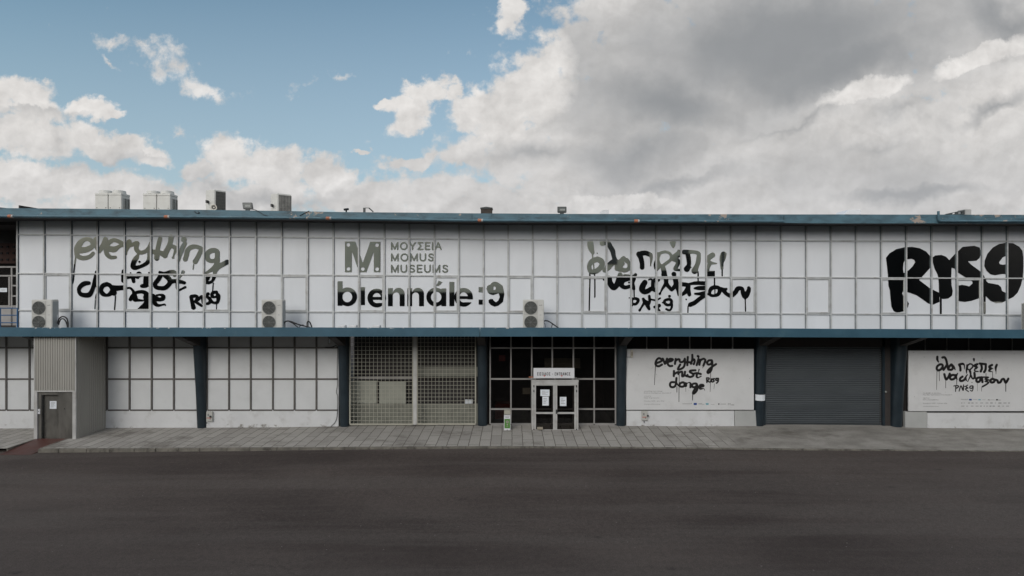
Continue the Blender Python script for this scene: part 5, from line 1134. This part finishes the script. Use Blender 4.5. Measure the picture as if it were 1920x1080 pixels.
broken_panel('wedge_frame', 'broken dark and rusty wedge-shaped frame on the roof edge near the right end', 'debris', [(1772, 402), (1776, 400.5), (1809, 393.8), (1809, 402)], 23.0, M_BLACKGREY, [[(1785, 401.5), (1787, 399.3), (1792, 398.5), (1791, 401.5)], [(1797, 401.5), (1797, 397.6), (1803, 396.5), (1803, 401.5)]])
b = MB(); b.pbox(1809.5, 1822, 392.3, 404, 22.98, 23.4); b.build('crate', M_CONC, label='weathered grey crate end leaning beside the broken frame on the roof', cat='crate', bevel=.02)
b = MB(); b.loft([[(X(-40, YE), YE, Z(384, YE)), (X(25, YE), YE, Z(391.5, YE)), (X(25, YE), YE, Z(393, YE)), (X(-40, YE), YE, Z(391, YE))], [(X(-40, YE), YE + .6, Z(384, YE)), (X(25, YE), YE + .6, Z(391.5, YE)), (X(25, YE), YE + .6, Z(393, YE)), (X(-40, YE), YE + .6, Z(391, YE))]])
b.build('roof_sheet', M_BLACKGREY, label='black slanting sheet on the roof at the left picture edge', cat='sheet')

# ------------------------------------------------------------------ blue railing on the terrace, notices there
YR2 = 22.6
t = thing('terrace_railing', (X(15, YR2), YR2, 4.7), 'bright blue tubular railing at the left end of the canopy', 'railing')
b = MB()
for py in (578, 591, 605): b.tube([(X(-80, YR2), YR2, Z(py, YR2)), (X(33, YR2), YR2, Z(py, YR2))], .022, 8)
b.build('rail', M_BLUE, t, smooth=True)
for px in (-20, 0.5, 32.5):
    b = MB(); b.tube([(X(px, YR2), YR2, ZA - .1), (X(px, YR2), YR2, Z(577, YR2))], .026, 8); b.build('post', M_BLUE, t, smooth=True)
for px in (20,):
    b = MB(); b.tube([(X(px, YR2), YR2 + .03, ZA), (X(px, YR2), YR2 + .03, Z(578, YR2))], .014, 6); b.build('baluster', M_BLACK, t)
def notice(label, pl, pr, pt, pb, Y, lines=4, holder=None):
    t = thing('notice', (X(.5 * (pl + pr), Y), Y, Z(pb, Y)), label, 'notice', 'paper notices')
    b = MB(); b.pbox(pl, pr, pt, pb, Y - .004, Y); b.build('sheet', M_PAPER, t)
    b = MB(); h = (pb - pt) / (lines + 2); g = random.Random(pl)
    for k in range(lines):
        q = pt + h * (k + 1.2); b.pbox(pl + (pr - pl) * .15, pl + (pr - pl) * g.uniform(.5, .88), q, q + h * .28, Y - .006, Y - .0045)
    b.build('printed_lines', M_GREYINK, t)
notice('white notice taped on the upper terrace door', 0, 13, 540, 547.5, 24.97, 2)
notice('white landscape notice on the left entrance door, above a second sheet', 1013.3, 1030.3, 730.5, 742.7, YP + .03)
notice('white portrait notice on the left entrance door, below a wider sheet', 1017, 1029, 743.5, 760.5, YP + .03)
notice('single white notice on the right entrance door', 1049.8, 1062, 744.2, 761.2, YP + .03)
notice('white notice on the dull steel lift door', 93.3, 106, 752, 766.5, YX + .165, 5)
# wrapped round a column
t = thing('notice', (11.57, 23.6, Z(752)), 'white notice wrapped round the column left of the roller shutter', 'notice', 'paper notices')
b = MB(); ring = []
for k in range(9):
    a = math.pi - math.pi * k / 8; ring.append((11.57 + .226 * math.cos(a), 23.735 + .16 - .172 * math.sin(a)))
for (xa, ya), (xb, yb) in zip(ring, ring[1:]): b.face([(xa, ya, Z(752, 23.7)), (xb, yb, Z(752, 23.7)), (xb, yb - .012, Z(740.5, 23.7)), (xa, ya - .012, Z(740.5, 23.7))])
b.build('sheet', M_PAPER, t, smooth=True)

# ------------------------------------------------------------------ entrance sign, hand-sanitiser stand, small things by the doors
YS = 23.25
t = thing('entrance_sign', (X(1038.5, YS), YS, Z(709.5, YS)), 'white sign in Greek and English over the entrance doors', 'sign')
b = MB(); b.pbox(1000.3, 1077, 690.2, 709.2, YS, YS + .05); b.build('sign_panel', M_SIGN, t, bevel=.006)
f = Field(1005, 696, 1072, 706, 0.1); caps(f, 'EIΣOΔOΣ - ENTRANCE', 1007.2, 1069.4, 698.0, 704.1, .42, .62); f.build('lettering', M_INK, t, YS - .004)
for c in (1020.7, 1053.2):
    b = MB(); b.face([(X(c - 2.2, YS), YS - .004, Z(704, YS)), (X(c, YS), YS - .004, Z(706.3, YS)), (X(c + 2.2, YS), YS - .004, Z(704, YS))]); b.build('arrow', M_RED, t)
for c in (1003.5, 1040.5, 1074):
    b = MB(); b.pbox(c - .5, c + .5, 709.2, 714.5, YS + .01, YS + .04); b.build('support', M_FRAME, t)
b = MB(); b.pbox(991.5, 1000, 706.2, 708.2, YS + .1, YS + .16); b.build('bracket_end', M_OCHRE, label='small rusty metal bracket end left of the entrance sign', cat='bracket')
YZ = 23.2
sx0, sx1 = X(945, YZ), X(957.2, YZ); zz = pave_z(sx0, YZ)
t = thing('sanitizer_stand', (.5 * (sx0 + sx1), YZ, zz), 'white hand sanitizer stand with a green label left of the entrance doors', 'dispenser')
b = MB(); b.box(sx0, sx1, YZ, YZ + .2, zz, Z(778.5, YZ)); b.build('body', M_SIGN, t, bevel=.012)
b = MB(); b.box(sx0 + .005, sx1 - .005, YZ - .02, YZ + .18, Z(777.5, YZ), Z(770, YZ)); b.build('dispenser_head', M_CREAM, t, bevel=.015)
b = MB(); b.pbox(946, 956.3, 785.5, 803, YZ - .004, YZ + .002); lb = b.build('label_panel', M_GREEN, t)
b = MB(); ya = YZ - .005
for k in range(7):
    a = 2 * math.pi * k / 7; b.lathe((X(951.2, YZ) + .045 * math.cos(a), ya, Z(791, YZ) + .04 * math.sin(a)), (0, -1, 0), [(0, .03), (.003, .028)], 10)
b.lathe((X(951.2, YZ), ya - .003, Z(796.2, YZ)), (0, -1, 0), [(0, .035), (.003, .03)], 12); b.pbox(949.3, 953.2, 799.3, 800, YZ - .008, YZ - .005)
b.build('emblem', M_CREAM, lb)
b = MB(); b.lathe((X(951.2, YZ), ya, Z(807, YZ)), (0, -1, 0), [(0, .035), (.003, .032)], 14); b.pbox(947.5, 955, 781.3, 782, YZ - .003, YZ + .001); b.pbox(947.5, 954, 783, 783.6, YZ - .003, YZ + .001)
b.pbox(947, 949, 776.3, 777, YZ - .024, YZ - .02); b.pbox(953.5, 955.5, 776.3, 777, YZ - .024, YZ - .02); b.build('print', M_GREYINK, t)
b = MB(); b.pbox(1007, 1018, 801.7, 805.9, YP - .13, YP + .0); b.build('carton', M_TAN, label='small tan carton at the foot of the left entrance door', cat='box', bevel=.006)
b = MB(); b.pbox(928, 957, 758, 786, 25.6, 26.4); b.build('plastic_crate', M_REDBOX, label='red plastic crate behind the dark glass near the sanitizer stand', cat='crate', bevel=.03)
b = MB(); b.pbox(1021, 1088, 671.5, 690.5, 26.2, 26.25); b.build('hanging_panel', M_TAN, label='tan panel hanging inside behind the entrance sign', cat='panel')
b = MB(); b.pbox(980, 994, 727.5, 739, 24.5, 24.53); b.build('card', M_TAN, label='tan card behind the glass left of the entrance doors', cat='card')
b = MB(); b.pbox(935.5, 947.5, 666, 677, 24.4, 24.42); b.build('sticker', mat('dull_red_sticker', (0.16, 0.03, 0.025), .6), label='dull red square sticker high behind the dark glass', cat='sticker')

# ------------------------------------------------------------------ small boxes and wires on the ground-floor wall
def meter_box(label, pl, pr, pt, pb, Y):
    t = thing('electric_box', (X(.5 * (pl + pr), Y), Y, Z(pb, Y)), label, 'electric box', 'grey electric boxes on the plinth')
    b = MB(); b.pbox(pl, pr, pt, pb, Y - .09, Y); b.build('box', M_AC2, t, bevel=.012)
    b = MB(); b.pbox(pl + 2.5, pl + 5, pt + 4, pt + 8, Y - .1, Y - .091); b.pbox(pl + 6.5, pl + 8, pb - 6, pb - 3, Y - .096, Y - .091); b.build('plate', M_GREYINK, t)
    b = MB(); b.pbox(pl + 1, pr - 2.5, pt + 11, pt + 12.6, Y - .096, Y - .091); b.build('warning_strip', M_RED2, t)
    b = MB(); b.lathe((X(pr - 1, Y), Y - .09, Z(pt + 8, Y)), (0, -1, 0), [(0, .045), (.04, .045), (.06, .03)], 12); b.lathe((X(pl + 3.5, Y), Y - .08, Z(pb + 1.6, Y)), (0, -1, 0), [(0, .03), (.03, .025)], 10); b.build('socket', M_BLACKGREY, t, smooth=True)
M_RED2 = mat('faded_red_print', (0.42, 0.16, 0.13), .6)
meter_box('grey electric box low on the white wall right of the leftmost visible column', 386.5, 398, 772, 790.5, YW - .03)
meter_box('grey electric box on the white plinth under the English banner', 1203.5, 1214.5, 770.5, 788.5, YW - .1)
t = thing('wall_lamp', (X(1185, YB), YB, Z(671, YB)), 'narrow cream wall lamp at the top left corner of the English banner', 'lamp')
b = MB(); b.pbox(1183, 1187.2, 656.8, 670.5, YB - .1, YB - .002); b.build('lamp_body', M_HORN, t, bevel=.012); b = MB(); b.pbox(1184, 1186.2, 660, 667, YB - .106, YB - .1); b.build('diffuser', M_TAN, t)
b = MB(); b.tube([(X(1174, YB), YB - .02, Z(669.5, YB)), (X(1183, YB), YB - .02, Z(669.5, YB))], .014, 6); b.build('conduit', M_ACSIDE, t)
t = thing('junction_box', (X(621, 23.9), 23.9, Z(646)), 'small grey box under the canopy beside the second visible column', 'box')
b = MB(); b.pbox(614.5, 629, 634, 646, 23.72, 23.95); b.build('box', M_ALU, t, bevel=.01); b = MB(); b.pbox(616.5, 619, 636, 643, 23.71, 23.72); b.build('window', M_PAPER, t)
b = MB(); yw = YW - .05
b.tube([(X(p, yw), yw, Z(q_, yw)) for p, q_ in smooth_path([(633, 652), (632, 700), (632.5, 722), (630.5, 735), (633, 745), (632, 780), (628, 792), (620, 800)])], .012, 6)
b.tube([(X(p, yw), yw, Z(q_, yw)) for p, q_ in smooth_path([(610, 651), (622, 651), (630, 648), (633, 652)])], .02, 6)
b.build('cable', M_BLACK, smooth=True, label='thin cable hanging down the white wall to the pavement, beside the grille bay', cat='cable')
